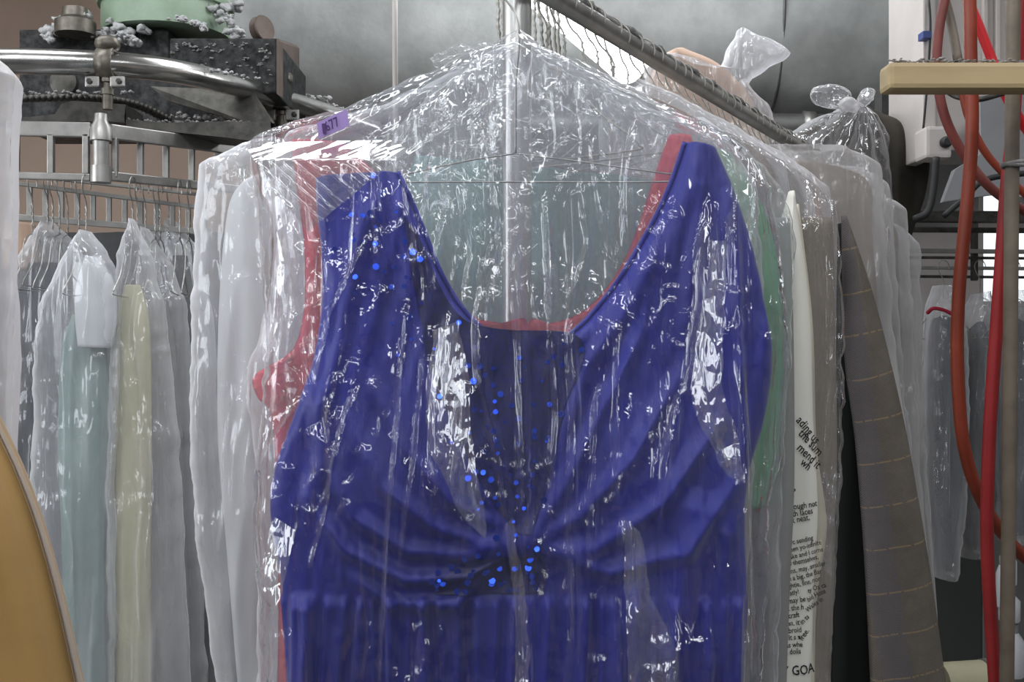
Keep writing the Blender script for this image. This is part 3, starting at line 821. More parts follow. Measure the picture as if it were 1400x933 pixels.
# ---------------------------------------------------------------- front bag over the blue dress
FR = [([(566, 420), (558, 560), (545, 720), (530, 960)], 5, -0.009), ([(590, 480), (578, 620), (556, 780)], 5, -0.007),
      ([(700, 300), (712, 470), (716, 640), (722, 820), (716, 960)], 7, -0.009), ([(655, 420), (662, 520), (690, 640), (702, 760)], 6, -0.009),
      ([(618, 430), (604, 540), (606, 640)], 10, -0.010), ([(640, 520), (636, 600), (628, 660)], 12, -0.010),
      ([(776, 430), (782, 560), (776, 700), (782, 820), (772, 960)], 6, -0.012), ([(812, 520), (806, 640), (800, 760)], 5, -0.006),
      ([(745, 250), (752, 420), (760, 560), (752, 720)], 6, -0.007), ([(840, 440), (836, 540), (840, 700)], 8, -0.006),
      ([(955, 300), (945, 420), (928, 530), (962, 610), (980, 640)], 9, -0.014), ([(985, 260), (988, 420), (996, 600), (1002, 780), (1006, 960)], 7, -0.012),
      ([(918, 530), (895, 620), (885, 700)], 7, -0.012), ([(850, 690), (862, 780), (905, 860), (910, 960)], 18, -0.014), ([(842, 690), (840, 780), (842, 930)], 4, -0.008),
      ([(880, 640), (920, 760), (900, 930)], 20, 0.010), ([(500, 540), (478, 620), (462, 700), (440, 770)], 6, -0.011), ([(430, 540), (385, 610), (330, 690)], 4, -0.008),
      ([(400, 640), (385, 700), (400, 760)], 10, -0.010), ([(470, 640), (490, 560), (505, 530)], 5, -0.008), ([(520, 330), (470, 430), (450, 520)], 5, -0.007),
      ([(600, 140), (520, 180), (430, 225)], 10, -0.010), ([(650, 110), (560, 170), (480, 215)], 8, 0.008), ([(690, 150), (610, 200), (560, 235)], 5, -0.007), ([(610, 150), (600, 220), (590, 300)], 3, -0.006),
      ([(740, 90), (830, 140), (930, 190)], 8, -0.007), ([(800, 200), (815, 300), (840, 380)], 4, -0.006), ([(860, 190), (848, 260), (850, 340)], 5, -0.006),
      ([(680, 250), (690, 350), (680, 430)], 6, -0.006), ([(630, 260), (650, 340), (640, 430)], 5, -0.005), ([(790, 260), (800, 340), (775, 420)], 5, -0.006), ([(560, 250), (580, 350), (600, 420)], 4, -0.005)]
FR = [(l_, w_ * 1.1, a_ * 1.25) for (l_, w_, a_) in FR]
def front_extra(px, py):
    r = blue_base(px, py) * 0.9
    for (ln, w, a) in FR: r = r + crease(px, py, ln, w, a, True)
    m = np.clip(noise(px / 110, py / 110, 71) * 1.6 + 0.3, 0, 1)
    m = m * np.clip((py - 120) / 260, 0.3, 1)
    r = r - 0.0045 * m * ridged((px + 0.5 * py) / 26, (py - 0.3 * px) / 44, 72) - 0.003 * m * ridged((px - 0.6 * py) / 15, (py + 0.4 * px) / 24, 73)
    return r
FBL = [(690, 58), (640, 80), (585, 106), (480, 152), (400, 178), (345, 196), (352, 260), (362, 360), (366, 470), (356, 600), (348, 690), (356, 800), (362, 975)]
FBR = [(728, 58), (765, 84), (815, 112), (890, 146), (960, 176), (1015, 200), (1050, 262), (1066, 360), (1074, 470), (1066, 600), (1050, 690), (1046, 800), (1036, 975)]
fb = thing('dress_bag', 'shiny clear polythene bag over the royal blue dress', 'garment bag', P(710, 933, 1.08))
bag('film', None, 1.08, FBL, FBR, 0.062, 0.05, M['film_front'], 250, 290, 64, 11, 0.003, 0.004, front_extra, parent=fb)
# folded-over corner at the left shoulder
A = [(356, 214), (370, 230), (394, 268), (420, 302), (440, 326)]; B = [(545, 210), (566, 224), (552, 240), (500, 280), (442, 326)]
px, py, u, v = ruled(A, B, 90, 90)
dd = -0.086 + 0.044 * np.clip((238 - py) / 90, 0, 1) - 0.004 * ridged((px * 0.8 - py * 0.9) / 13, (px + py) / 160, 31) * np.clip((py - 236) / 14, 0, 1) - 0.0009 * fbm((px + py) / 60, (py + 0.35 * px) / 26, 33) + 0.012 * np.clip((py - 240) / 80, 0, 1)
mesh('folded_corner', W(px, py, 1.08, dd).reshape(-1, 3), grid_faces(90, 90), M['film_taut'], fb)
for (A, B, sl, sv, sd) in (([(600, 452), (594, 520), (596, 600), (632, 672), (658, 700)], [(634, 440), (648, 520), (654, 600), (664, 660), (668, 704)], 0.030, 0.022, 1),
                           ([(950, 340), (938, 430), (924, 520), (936, 570), (968, 636)], [(968, 340), (964, 430), (958, 520), (972, 570), (984, 640)], 0.020, 0.020, 2),
                           ([(840, 690), (842, 760), (846, 840), (846, 920), (842, 975)], [(860, 702), (872, 780), (902, 850), (906, 920), (910, 975)], 0.022, 0.010, 3),
                           ([(398, 690), (386, 740), (384, 780), (396, 800)], [(432, 700), (424, 740), (416, 780), (408, 802)], 0.022, 0.016, 4),
                           ([(690, 700), (700, 780), (706, 860), (700, 975)], [(700, 690), (716, 780), (722, 860), (716, 975)], 0.008, 0.004, 5)):
    px, py, u, v = ruled(A, B, 30, 90, 300 + sd)
    dd = -0.079 - sl * u - sv * v - 0.0016 * fbm(px / 16, py / 34, 320 + sd) - 0.001 * ridged(px / 9, py / 50, 330 + sd)
    mesh('film_fold', W(px, py, 1.08, dd).reshape(-1, 3), grid_faces(30, 90), M['film_fold'], fb)
A = [(585, 72), (600, 100)]; B = [(655, 50), (690, 64)]
px, py, u, v = ruled(A, B, 30, 14)
mesh('torn_edge', W(px, py, 1.09, 0.012 * fbm(px / 14, py / 10, 6) + 0.01).reshape(-1, 3), grid_faces(30, 14), M['film_clear'], fb)

# purple number tag
def text_mesh(body, size):
    cu = bpy.data.curves.new('text', 'FONT'); cu.body = body; cu.size = size; cu.resolution_u = 2; cu.offset = size * 0.012
    ob = bpy.data.objects.new('text', cu); C.objects.link(ob)
    dg = bpy.context.evaluated_depsgraph_get(); dg.update()
    me = bpy.data.meshes.new_from_object(ob.evaluated_get(dg))
    bpy.data.objects.remove(ob)
    v = np.array([tuple(q.co) for q in me.vertices]).reshape(-1, 3); f = [list(q.vertices) for q in me.polygons]
    bpy.data.meshes.remove(me); bpy.data.curves.remove(cu)
    return v, f
def text_on(name, body, size, x0, y0, ang, Yf, mat, parent, xs=1.0):
    """size in pixels, baseline starts at x0,y0; Yf(px,py) gives (plane, offset)"""
    v, f = text_mesh(body, size)
    c, s = math.cos(ang), math.sin(ang)
    px = x0 + v[:, 0] * xs * c + v[:, 1] * s; py = y0 + v[:, 0] * xs * s - v[:, 1] * c
    Y0, d = Yf(px, py)
    return mesh(name, W(px, py, Y0, d), f, mat, parent, False)
tg = thing('number_tag', 'small purple tag numbered 677 by the left shoulder of the blue dress', 'tag', P(460, 190, 0.995))
v = [P(433, 168, 0.995), P(474, 149, 0.995), P(478, 172, 0.995), P(436, 190, 0.995)]; v += [q + Vector((0, 0.0006, 0)) for q in v]
mesh('paper', v, [[3, 2, 1, 0], [4, 5, 6, 7]] + [[i, (i + 1) % 4, 4 + (i + 1) % 4, 4 + i] for i in range(4)], M['purple_tag'], tg, False)
text_on('printed_number', '677', 19, 447, 180, -0.42, lambda x, y: (0.995, -0.001), M['ink_purple'], tg, 0.72)
beam('printed_bar', P(442, 169, 0.994), P(444, 183, 0.994), 0.0005, 0.003, M['ink_purple'], tg)

# ---------------------------------------------------------------- red dress behind
RL_A = [(398, 192), (405, 250), (414, 320), (416, 370), (415, 425), (398, 480), (348, 514), (354, 545), (370, 566), (377, 640), (378, 720), (380, 800), (378, 975)]
RL_B = [(470, 196), (528, 250), (560, 310), (585, 365), (615, 408), (650, 434), (690, 442), (722, 444), (722, 560), (722, 640), (722, 720), (722, 800), (722, 975)]
RR_A = [(914, 186), (893, 245), (872, 310), (848, 365), (815, 410), (785, 432), (750, 442), (722, 444), (722, 560), (722, 640), (722, 720), (722, 800), (722, 975)]
RR_B = [(944, 186), (960, 245), (980, 310), (995, 365), (1005, 425), (1010, 480), (1008, 540), (1005, 580), (1000, 610), (1000, 660), (1000, 720), (1000, 800), (990, 975)]
def red_front(px, py, d): return edge_round(d, 20, 0.012) - 0.004 * noise(px / 14, py / 90, 41) - 0.0015 * noise(px / 5, py / 5, 42)
o = solid('lace_dress', [(RL_A, RL_B, 50, 140, True, 7 / 12), (RR_A, RR_B, 50, 140, 7 / 12, True)], 1.18, red_front, lambda a, b, c: edge_round(c, 20, -0.012), M['red'])
tag(o, 'red lace dress peeking out around the blue dress', 'dress')

bag('red_dress_bag', 'hazy polythene bag over the red lace dress behind the blue one', 1.20, [(692, 64), (600, 112), (500, 158), (392, 186), (372, 260), (366, 420), (336, 520), (352, 640), (352, 800), (352, 975)],
    [(736, 64), (830, 122), (920, 164), (1000, 200), (1034, 260), (1044, 420), (1044, 520), (1030, 640), (1022, 800), (1015, 975)], 0.045, 0.03, M['film_sheer'], 110, 140, 50, 45, 0.004, 0.004)

# ---------------------------------------------------------------- teal top seen through the neck opening
o, _ = cloth('teal_shirt', 'grey teal top seen through the neck of the blue dress', 'shirt', 1.36,
             [(566, 214), (556, 262), (552, 340), (552, 460), (556, 700), (560, 975)], [(900, 250), (930, 275), (940, 340), (945, 460), (945, 700), (945, 975)],
             0.02, 0.02, M['teal'], 70, 80, 51, 0.014, 30, 30)
bag('shirt_bag', 'hazy polythene bag over the teal top behind the blue dress', 1.34, [(690, 70), (600, 118), (540, 180), (520, 260), (515, 480), (510, 975)],
    [(740, 70), (820, 122), (930, 180), (985, 250), (1000, 480), (1005, 975)], 0.035, 0.04, M['film_clear'], 70, 100, 60, 52, 0.006, 0.006)

# ---------------------------------------------------------------- white garment in the wide bag at the left
o, _ = cloth('white_gown', 'white gown inside the wide milky bag left of the blue dress', 'dress', 1.36,
             [(372, 232), (322, 262), (306, 330), (300, 450), (300, 600), (312, 760), (330, 975)], [(420, 232), (450, 270), (460, 330), (465, 450), (470, 600), (470, 760), (470, 975)],
             0.03, 0.03, M['white_cloth'], 40, 80, 55, 0.014, 22, 26)
bag('gown_bag', 'wide milky polythene bag with square corner left of the blue dress', 1.33, [(345, 196), (275, 228), (268, 330), (263, 470), (262, 620), (274, 760), (304, 975)],
    [(430, 200), (470, 240), (480, 330), (480, 470), (480, 620), (480, 760), (480, 975)], 0.05, 0.05, M['film_milky'], 90, 150, 50, 56, 0.006, 0.006)

# ---------------------------------------------------------------- near camel coat at the left edge
o, _ = cloth('camel_coat', 'camel coat sleeve close up in the bottom left corner', 'coat', 0.85,
             [(-150, 560), (-150, 640), (-150, 720), (-150, 820), (-150, 960)], [(-20, 560), (18, 640), (48, 720), (76, 820), (108, 960)], 0.04, 0.04, M['camel'], 50, 60, 57, 0.006, 60, 30)
bag('near_bag', 'milky polythene bag cut off by the left edge of the picture', 0.92, [(-130, 60), (-140, 110), (-145, 200), (-145, 400), (-145, 560), (-145, 975)],
    [(-10, 76), (22, 106), (16, 190), (20, 400), (17, 560), (10, 975)], 0.04, 0.04, M['film_thick'], 40, 90, 30, 58, 0.004, 0.004)

# ================================================================== ROW OF CLOTHES GOING BACK ON THE RIGHT
o, _ = cloth('green_blouse', 'pale green top beside the right side of the blue dress', 'shirt', 1.28,
             [(930, 200), (930, 260), (930, 340), (930, 460), (930, 560), (930, 640), (930, 692)], [(1004, 214), (1030, 256), (1058, 330), (1072, 440), (1068, 560), (1060, 640), (1052, 692)],
             0.02, 0.02, M['green'], 30, 60, 61, 0.010, 24, 26)
bag('green_top_bag', 'crinkled clear bag over the pale green top', 1.27, [(760, 84), (800, 140), (900, 260), (900, 360), (900, 480), (900, 640), (900, 975)],
    [(800, 92), (920, 152), (1040, 222), (1084, 300), (1082, 450), (1070, 640), (1060, 975)], 0.035, 0.03, M['film_clear'], 80, 140, 40, 62, 0.005, 0.006)
o, _ = cloth('taupe_skirt', 'dull grey beige garment below the green top', 'skirt', 1.33,
             [(980, 300), (980, 460), (980, 660), (980, 800), (980, 975)], [(1080, 300), (1085, 460), (1086, 660), (1080, 800), (1074, 975)], 0.02, 0.02, M['grey_cloth'], 30, 60, 63, 0.010, 20, 30)
# printed garment
o, pf = cloth('printed_dress', 'ivory dress printed with black newspaper text', 'dress', 1.36,
              [(1078, 262), (1040, 420), (1040, 580), (1040, 700), (1040, 820), (1040, 975)], [(1086, 262), (1106, 420), (1112, 580), (1118, 700), (1112, 820), (1108, 975)], 0.018, 0.018, M['print_cloth'], 34, 80, 64, 0.005, 24, 22)
PRN = o
def on_print(px, py):
    L_ = np.full(np.shape(px), 0.0)
    d = np.minimum(px - 1040, np.interp(py, [330, 460, 580, 700, 820, 975], [1098, 1107, 1112, 1118, 1112, 1108]) - px)
    return 1.36, pf(px, py, np.clip(d, 4, None)) - 0.0012
lines = [('ading us', 1082, 574, 13, 0.85), ('the sum', 1085, 592, 13, 0.8), ('mend it', 1083, 612, 13, 0.75), ('wh', 1088, 632, 12, 0.7), (',', 1080, 668, 14, 0.2),
         ('ough not', 1080, 694, 9, -0.12), ('th laces', 1079, 704, 9, -0.16), ('k neat,', 1078, 713, 9, -0.2),
         ('vc sending', 1076, 742, 7.5, -0.2), ('seen yo-infinite', 1073, 752, 7.5, -0.2), ('take and I come', 1073, 762, 7.5, -0.2), ('of themselves,', 1072, 771, 7.5, -0.2),
         ('ions, may, smaller', 1071, 782, 7.5, -0.2), ('nn a big, the Bar', 1070, 792, 7.5, -0.2), ('aightie, fine, nor', 1069, 802, 7.5, -0.2), ('neatly!', 1068, 812, 7.5, -0.2),
         ('s, may be', 1066, 822, 8, -0.12), ('nd. the h', 1065, 832, 8, -0.1), ('ndicraft', 1063, 842, 8, -0.1), ('ation, it', 1063, 852, 8, -0.08), ('embroid', 1063, 862, 8, -0.08),
         ('es. It s v', 1062, 871, 8, -0.06), ('ut is whe', 1062, 881, 8, -0.05), ('nd. dolls', 1062, 890, 8, -0.05),
         ('ty Oz ca', 1101, 808, 7.5, -0.3), ('bid Hote', 1101, 820, 7.5, -0.45), ('Wales in', 1100, 834, 7.5, -0.6), ('in ts', 1092, 850, 8, -0.7), ('free.', 1092, 872, 9, -0.9), ("TY GOA", 1056, 919, 14, -0.07)]
for (tx, x, y, sz, an) in lines:
    text_on('printed_text', tx, sz * 1.3, x, y, an, on_print, M['ink'], PRN, 0.8)
o, _ = cloth('ivory_jacket', 'ivory jacket edge beside the printed dress', 'jacket', 1.385,
             [(1086, 280), (1080, 440), (1085, 600), (1090, 700), (1090, 760), (1085, 840), (1082, 975)], [(1092, 280), (1111, 440), (1116, 600), (1128, 690), (1130, 730), (1116, 830), (1114, 975)], 0.012, 0.012, M['ivory'], 20, 60, 65, 0.006, 20, 14)
o, _ = cloth('taupe_coat', 'taupe coat between the printed dress and the black jacket', 'coat', 1.56,
             [(1090, 300), (1090, 460), (1090, 620), (1090, 780), (1090, 975)], [(1138, 300), (1142, 460), (1144, 620), (1140, 780), (1134, 975)], 0.018, 0.018, M['taupe'], 22, 60, 66, 0.008, 14, 18)
def gb_extra(px, py): return crease(px, py, [(1146, 300), (1148, 500), (1140, 700), (1128, 960)], 6, -0.02, True)
bag('print_bag', 'loose clear bag over the printed dress with a shiny right edge', 1.41, [(850, 130), (900, 200), (960, 300), (960, 480), (960, 660), (960, 975)],
    [(890, 142), (1050, 212), (1140, 280), (1150, 480), (1146, 660), (1130, 975)], 0.035, 0.03, M['film_front'], 90, 140, 30, 67, 0.006, 0.007, gb_extra)
# scrap of film by the ivory jacket
A = [(1124, 646), (1128, 690), (1122, 740), (1128, 780)]; B = [(1148, 646), (1140, 690), (1136, 740), (1132, 786)]
px, py, u, v = ruled(A, B, 16, 50)
tag(mesh('film_scrap', W(px, py, 1.44, -0.006 * fbm(px / 9, py / 16, 8) - 0.01 * u).reshape(-1, 3), grid_faces(16, 50), M['film_bow']), 'small shiny scrap of film hanging by the ivory jacket', 'plastic scrap')

# black lining + tweed sleeve
o, _ = cloth('black_jacket', 'plain black jacket left of the tweed sleeve', 'jacket', 1.68,
             [(1146, 306), (1144, 420), (1143, 540), (1140, 680), (1137, 820), (1133, 975)], [(1156, 306), (1170, 420), (1185, 540), (1195, 680), (1200, 820), (1205, 975)], 0.02, 0.02, M['black_cloth'], 24, 50, 68, 0.004, 30, 20)
k = NT('tweed'); b = k.n('BsdfPrincipled'); b.inputs['Roughness'].default_value = 0.95
tc = k.n('TexCoord'); sp = k.n('SeparateXYZ'); k.l(tc.outputs['Object'], sp.inputs[0])
X, Z = sp.outputs['X'], sp.outputs['Z']
colw = k.math('PINGPONG', X, 0.004)                      # herringbone: zigzag rows
hb = k.math('SINE', k.math('MULTIPLY', k.math('ADD', Z, k.math('MULTIPLY', colw, 1.3)), 2600.0))
basec = k.ramp(k.math('MULTIPLY_ADD', hb, 0.5, 0.5), [(0.2, (0.105, 0.09, 0.075)), (0.8, (0.31, 0.27, 0.225))])
co = k.coords(); blot = k.noise(co, 30, 4, 0.7)
mix1 = k.n('Mix', data_type='RGBA'); mix1.blend_type = 'MULTIPLY'; mix1.inputs[0].default_value = 0.5
k.l(basec, mix1.inputs[6]); k.l(k.ramp(blot, [(0.3, (0.5, 0.5, 0.5)), (0.7, (1, 1, 1))]), mix1.inputs[7])
sl = k.math('ADD', X, k.math('MULTIPLY', Z, 0.13))
band = k.math('LESS_THAN', k.math('ABSOLUTE', k.math('ADD', sl, 0.0)), 0.02)
band2 = k.math('MULTIPLY', band, 0.55)
mix2 = k.n('Mix', data_type='RGBA'); k.l(band2, mix2.inputs[0]); k.l(mix1.outputs[2], mix2.inputs[6])
k.l(k.ramp(k.math('MULTIPLY_ADD', hb, 0.5, 0.5), [(0.2, (0.06, 0.055, 0.075)), (0.8, (0.27, 0.25, 0.28))]), mix2.inputs[7])
wob = k.noise(co, 12, 2)
lz = k.math('FRACT', k.math('DIVIDE', k.math('ADD', k.math('ADD', Z, k.math('MULTIPLY', X, -0.22)), k.math('MULTIPLY', wob, 0.012)), 0.064))
ln = k.math('MULTIPLY', k.math('LESS_THAN', lz, 0.042), k.math('GREATER_THAN', k.noise(co, 160, 2), 0.42))
mix3 = k.n('Mix', data_type='RGBA'); k.l(k.math('MULTIPLY', ln, 0.55), mix3.inputs[0]); k.l(mix2.outputs[2], mix3.inputs[6]); mix3.inputs[7].default_value = (0.45, 0.32, 0.18, 1)
k.l(mix3.outputs[2], b.inputs['Base Color']); k.l(k.bump(hb, 0.3, 0.0006), b.inputs['Normal']); k.l(b.outputs[0], k.out.inputs[0])
M['tweed'] = k.m
o, _ = cloth('tweed_jacket', 'grey brown herringbone tweed jacket with tan windowpane lines', 'jacket', 1.62,
             [(1151, 296), (1152, 400), (1156, 500), (1168, 590), (1176, 680), (1184, 800), (1192, 975)], [(1157, 296), (1192, 400), (1218, 500), (1238, 590), (1254, 680), (1274, 800), (1298, 975)], 0.03, 0.03, M['tweed'], 40, 90, 69, 0.006, 40, 40)

# four milky bags fanned out behind
fan = [(1.92, [(1120, 206), (1150, 203), (1204, 228), (1209, 300), (1222, 460), (1240, 600), (1292, 975)], 'first'), (2.02, [(1130, 225), (1180, 232), (1216, 256), (1221, 330), (1232, 480), (1246, 620), (1290, 975)], 'second'),
       (2.15, [(1150, 250), (1200, 262), (1240, 290), (1244, 350), (1250, 480), (1256, 620), (1288, 975)], 'third'), (2.3, [(1170, 290), (1220, 306), (1257, 334), (1261, 400), (1262, 480), (1266, 620), (1290, 975)], 'last')]
for i, (Y, R, nm) in enumerate(fan):
    L = [(1040, R[0][1] - 4), (1030, R[1][1]), (1030, R[2][1]), (1030, R[3][1]), (1030, R[4][1]), (1030, R[5][1]), (1040, 975)]
    bag('coat_bag', 'milky bag %s in the fan of bag corners behind the tweed jacket' % nm, Y, L, R, 0.03, 0.03, M['film_thick'], 50, 80, 30, 80 + i, 0.012, 0.014, None, 'fanned bags behind the tweed jacket')
    cloth('pale_coat', 'pale coat inside the %s fanned bag behind the tweed jacket' % nm, 'coat', Y + 0.01, [(x + 12, y + 22) for x, y in L], [(x - 16, y + 22) for x, y in R], 0.012, 0.012, M['grey_cloth' if i % 2 else 'taupe'], 20, 40, 90 + i, 0.006, 24, 20, 'coats in the fanned bags')

# brown shoulders under film running along below the rail
for i, (Y, dx, dy, m) in enumerate([(1.5, 0, 0, 'brown_cloth'), (1.62, 34, 20, 'taupe'), (1.76, 60, 34, 'peach')]):
    L = [(840 + dx, 118 + dy), (830 + dx, 160 + dy), (830 + dx, 260 + dy), (830 + dx, 420)]
    R = [(860 + dx, 120 + dy), (960 + dx, 168 + dy), (1060 + dx, 232 + dy), (1085 + dx * 0.6, 420)]
    lab = ['dark brown', 'taupe', 'peach'][i] + ' shoulder slope seen below the steel rail'
    cloth('bagged_jacket', lab, 'jacket', Y, L, R, 0.02, 0.02, M[m], 30, 30, 100 + i, 0.006, 30, 24, 'shoulders below the rail')
    bag('jacket_bag', 'milky bag over the %s shoulder below the steel rail' % ['dark brown', 'taupe', 'peach'][i], Y - 0.03, [(x - 10, y - 10) for x, y in L], [(x + 14, y - 10) for x, y in R], 0.03, 0.03, M['film_milky'], 50, 50, 30, 110 + i, 0.006, 0.006, None, 'bags below the rail')

# peach garment and its bag behind the rail
cloth('peach_blouse', 'peach blouse bagged behind the far end of the rail', 'blouse', 2.35, [(905, 78), (885, 110), (890, 150), (900, 220)], [(935, 68), (985, 92), (1030, 142), (1060, 220)], 0.05, 0.04, M['peach'], 30, 30, 120, 0.01, 24, 30)
bag('blouse_bag', 'clear bag with a spiky twisted top over the peach blouse', 2.32, [(1008, 42), (992, 72), (980, 96), (890, 76), (876, 120), (880, 230)], [(1016, 44), (1078, 76), (1030, 108), (1024, 122), (1050, 150), (1080, 230)], 0.05, 0.05, M['film_milky'], 50, 90, 20, 121, 0.012, 0.012)

# dark bundle tied with a bow
bn = [(1062, 200), (1058, 230), (1070, 280), (1090, 330)]
cloth('dark_bundle', 'dark brown bundle of clothes under the film bow', 'bundle', 2.6, [(1150, 150), (1090, 176), (1062, 210), (1066, 260), (1100, 330)], [(1180, 150), (1232, 176), (1262, 206), (1264, 250), (1240, 330)], 0.12, 0.08, M['darkbrown_cloth'], 40, 40, 130, 0.02, 24, 70)
def bow_extra(px, py):
    a = np.arctan2(py - 140, px - 1160)
    r = np.hypot(px - 1160, py - 140)
    return -0.016 * np.abs(np.sin(a * 9 + 0.4 * noise(px / 20, py / 20, 3))) * np.clip(r / 30, 0, 1)
bg_ = thing('tied_bag', 'clear bag gathered into a bow knot over the dark bundle', 'garment bag', P(1160, 300, 2.5))
bag('film', None, 2.56, [(1152, 148), (1098, 170), (1064, 190), (1052, 230), (1060, 320)], [(1170, 148), (1196, 168), (1208, 190), (1212, 230), (1214, 320)], 0.13, 0.06, M['film_bow'], 90, 70, 60, 131, 0.008, 0.01, bow_extra, parent=bg_)
for (cx, cy, rx, ry, an, sd) in ((1136, 132, 28, 15, 0.15, 1), (1184, 133, 14, 9, -0.9, 2)):
    V = []; nu_, nv_ = 36, 18
    for j in range(nv_):
        t_ = j / (nv_ - 1) * math.pi
        for i in range(nu_):
            a_ = 2 * math.pi * i / nu_
            x = math.cos(t_); r_ = math.sin(t_) ** 0.8 * (1 + 0.25 * float(noise(i * 0.5, j * 0.4, sd)))
            X_, Y_ = x * rx, r_ * math.sin(a_) * ry
            V.append(P(cx + X_ * math.cos(an) - Y_ * math.sin(an), cy + X_ * math.sin(an) + Y_ * math.cos(an), 2.45) + Vector((0, r_ * math.cos(a_) * 0.02, 0)))
    fc = [[j * nu_ + i, j * nu_ + (i + 1) % nu_, (j + 1) * nu_ + (i + 1) % nu_, (j + 1) * nu_ + i] for j in range(nv_ - 1) for i in range(nu_)]
    mesh('bow_loop', V, fc, M['film_bow'], bg_)
tube('knot', [P(1150, 146, 2.44), P(1160, 143, 2.43), P(1170, 148, 2.44)], [0.012, 0.018, 0.012], M['film_thick'], bg_, 10, 10)

# small white number strip
ts = thing('paper_strip', 'narrow white paper number strip beside the right shoulder', 'tag', P(1000, 215, 1.22))
v = [P(952, 160, 1.22), P(962, 160, 1.22), P(1024, 206, 1.22), P(1016, 216, 1.22)]; v += [q + Vector((0, 0.0006, 0)) for q in v]
mesh('paper', v, [[3, 2, 1, 0], [4, 5, 6, 7]] + [[i, (i + 1) % 4, 4 + (i + 1) % 4, 4 + i] for i in range(4)], M['paper'], ts, False)
text_on('printed_number', '0051', 11, 994, 196, 0.62, lambda x, y: (1.22, -0.001), M['ink'], ts, 1.0)

# ================================================================== BAGGED CLOTHES UNDER THE CONVEYOR
# (depth, bag left, bag right, cloth left, cloth right, cloth material, film, names)
LEFT = [
 (2.12, [(58, 304), (36, 340), (18, 380), (14, 480), (14, 640), (14, 975)], [(72, 304), (104, 336), (124, 380), (128, 480), (130, 640), (132, 975)],
  [(40, 360), (24, 420), (20, 560), (18, 700), (18, 975)], [(80, 360), (110, 420), (112, 560), (112, 700), (112, 975)], 'navy', 'film_milky', 'navy', 'leftmost on the conveyor'),
 (2.0, [(114, 318), (88, 362), (62, 420), (50, 500), (48, 640), (52, 800), (70, 975)], [(122, 318), (148, 346), (160, 380), (164, 500), (158, 640), (156, 800), (154, 975)],
  [(100, 430), (84, 480), (80, 600), (86, 760), (92, 975)], [(130, 430), (146, 480), (148, 600), (142, 760), (146, 975)], 'sage', 'film_milky', 'sage green', 'second on the conveyor'),
 (2.03, [(179, 300), (162, 362), (156, 440), (152, 560), (150, 740), (152, 975)], [(184, 300), (206, 352), (226, 430), (240, 540), (252, 740), (262, 975)],
  [(172, 390), (160, 440), (156, 560), (158, 740), (160, 975)], [(192, 390), (204, 440), (207, 560), (206, 740), (206, 975)], 'cream', 'film_milky', 'cream', 'third on the conveyor'),
 (2.14, [(196, 312), (190, 370), (192, 440), (196, 560), (196, 740), (196, 975)], [(202, 312), (236, 360), (256, 430), (266, 560), (274, 740), (286, 975)],
  [(206, 400), (204, 470), (204, 600), (204, 760), (204, 975)], [(226, 400), (240, 470), (250, 600), (256, 760), (266, 975)], 'grey_cloth', 'film_milky', 'mid grey', 'fourth on the conveyor'),
 (2.26, [(226, 300), (220, 350), (216, 430), (216, 560), (216, 740), (216, 975)], [(236, 300), (270, 340), (290, 430), (300, 560), (310, 740), (320, 975)],
  [(236, 350), (232, 470), (232, 600), (232, 760), (232, 975)], [(256, 350), (276, 470), (284, 600), (290, 760), (296, 975)], 'charcoal', 'film_milky', 'charcoal', 'last on the conveyor, beside the wide milky bag')]
for i, (Y, bl, br, cl, cr_, m, fm, nm, wh) in enumerate(LEFT):
    cloth('hanging_garment', '%s garment in a bag, %s' % (nm, wh), 'garment', Y, cl, cr_, 0.02, 0.02, M[m], 30, 60, 140 + i, 0.014, 18, 16, 'garments on the conveyor')
    bag('garment_bag', 'milky polythene bag over the %s garment under the conveyor' % nm, Y - 0.005, bl, br, 0.05, 0.04, M[fm], 70, 120, 24, 150 + i, 0.010, 0.010, None, 'bags on the conveyor', wr=14.0)
    top = P((bl[0][0] + br[0][0]) / 2, 236 + 3 * i, Y)
    hanger('wire hanger holding the %s garment on the lower conveyor rack' % nm, top, 1.5 + 0.02 * i, 0.18, 'wire', 'wire hangers on the conveyor', 0, 0.115)
for i, x in enumerate((44, 72, 82, 92, 108, 188, 212, 219, 246, 258)):
    hanger('bare wire hook hanging from the lower conveyor rack', P(x, 234 + 0.1 * x / 2, 2.08 + 0.006 * i), 1.5 + 0.02 * i, 0.15, 'wire', 'bare wire hangers on the conveyor', 0.02 * (i % 3 - 1), 0.115)
# white paper shoulder cape on the sage garment
cloth('paper_cape', 'white paper shoulder cape on the sage green garment', 'paper cover', 1.975, [(118, 350), (106, 390), (104, 430), (108, 474)], [(136, 352), (156, 384), (160, 430), (154, 476)], 0.025, 0.01, M['paper'], 30, 30, 160, 0.006, 16, 14)
cloth('white_blouse', 'white blouse crumpled in film behind the cream garment', 'blouse', 2.3, [(196, 322), (206, 352), (214, 420), (226, 520)], [(236, 318), (262, 340), (276, 420), (280, 520)], 0.03, 0.02, M['paper'], 26, 30, 161, 0.02, 12, 16)
cloth('tan_parcel', 'tan cloth parcel in film at the far left under the rack', 'parcel', 2.5, [(10, 306), (6, 330), (8, 370)], [(46, 306), (52, 330), (50, 370)], 0.04, 0.03, M['peach'], 16, 16, 162, 0.01, 14, 16)
cloth('dark_clothes', 'row of dark grey clothes hanging deep under the conveyor', 'clothes', 2.75, [(-40, 320), (-40, 500), (-40, 700), (-40, 975)], [(420, 320), (420, 500), (420, 700), (420, 975)], 0.03, 0.03, M['charcoal'], 60, 30, 163, 0.04, 26, 20)  # one folded sheet stands for a whole row of dark clothes

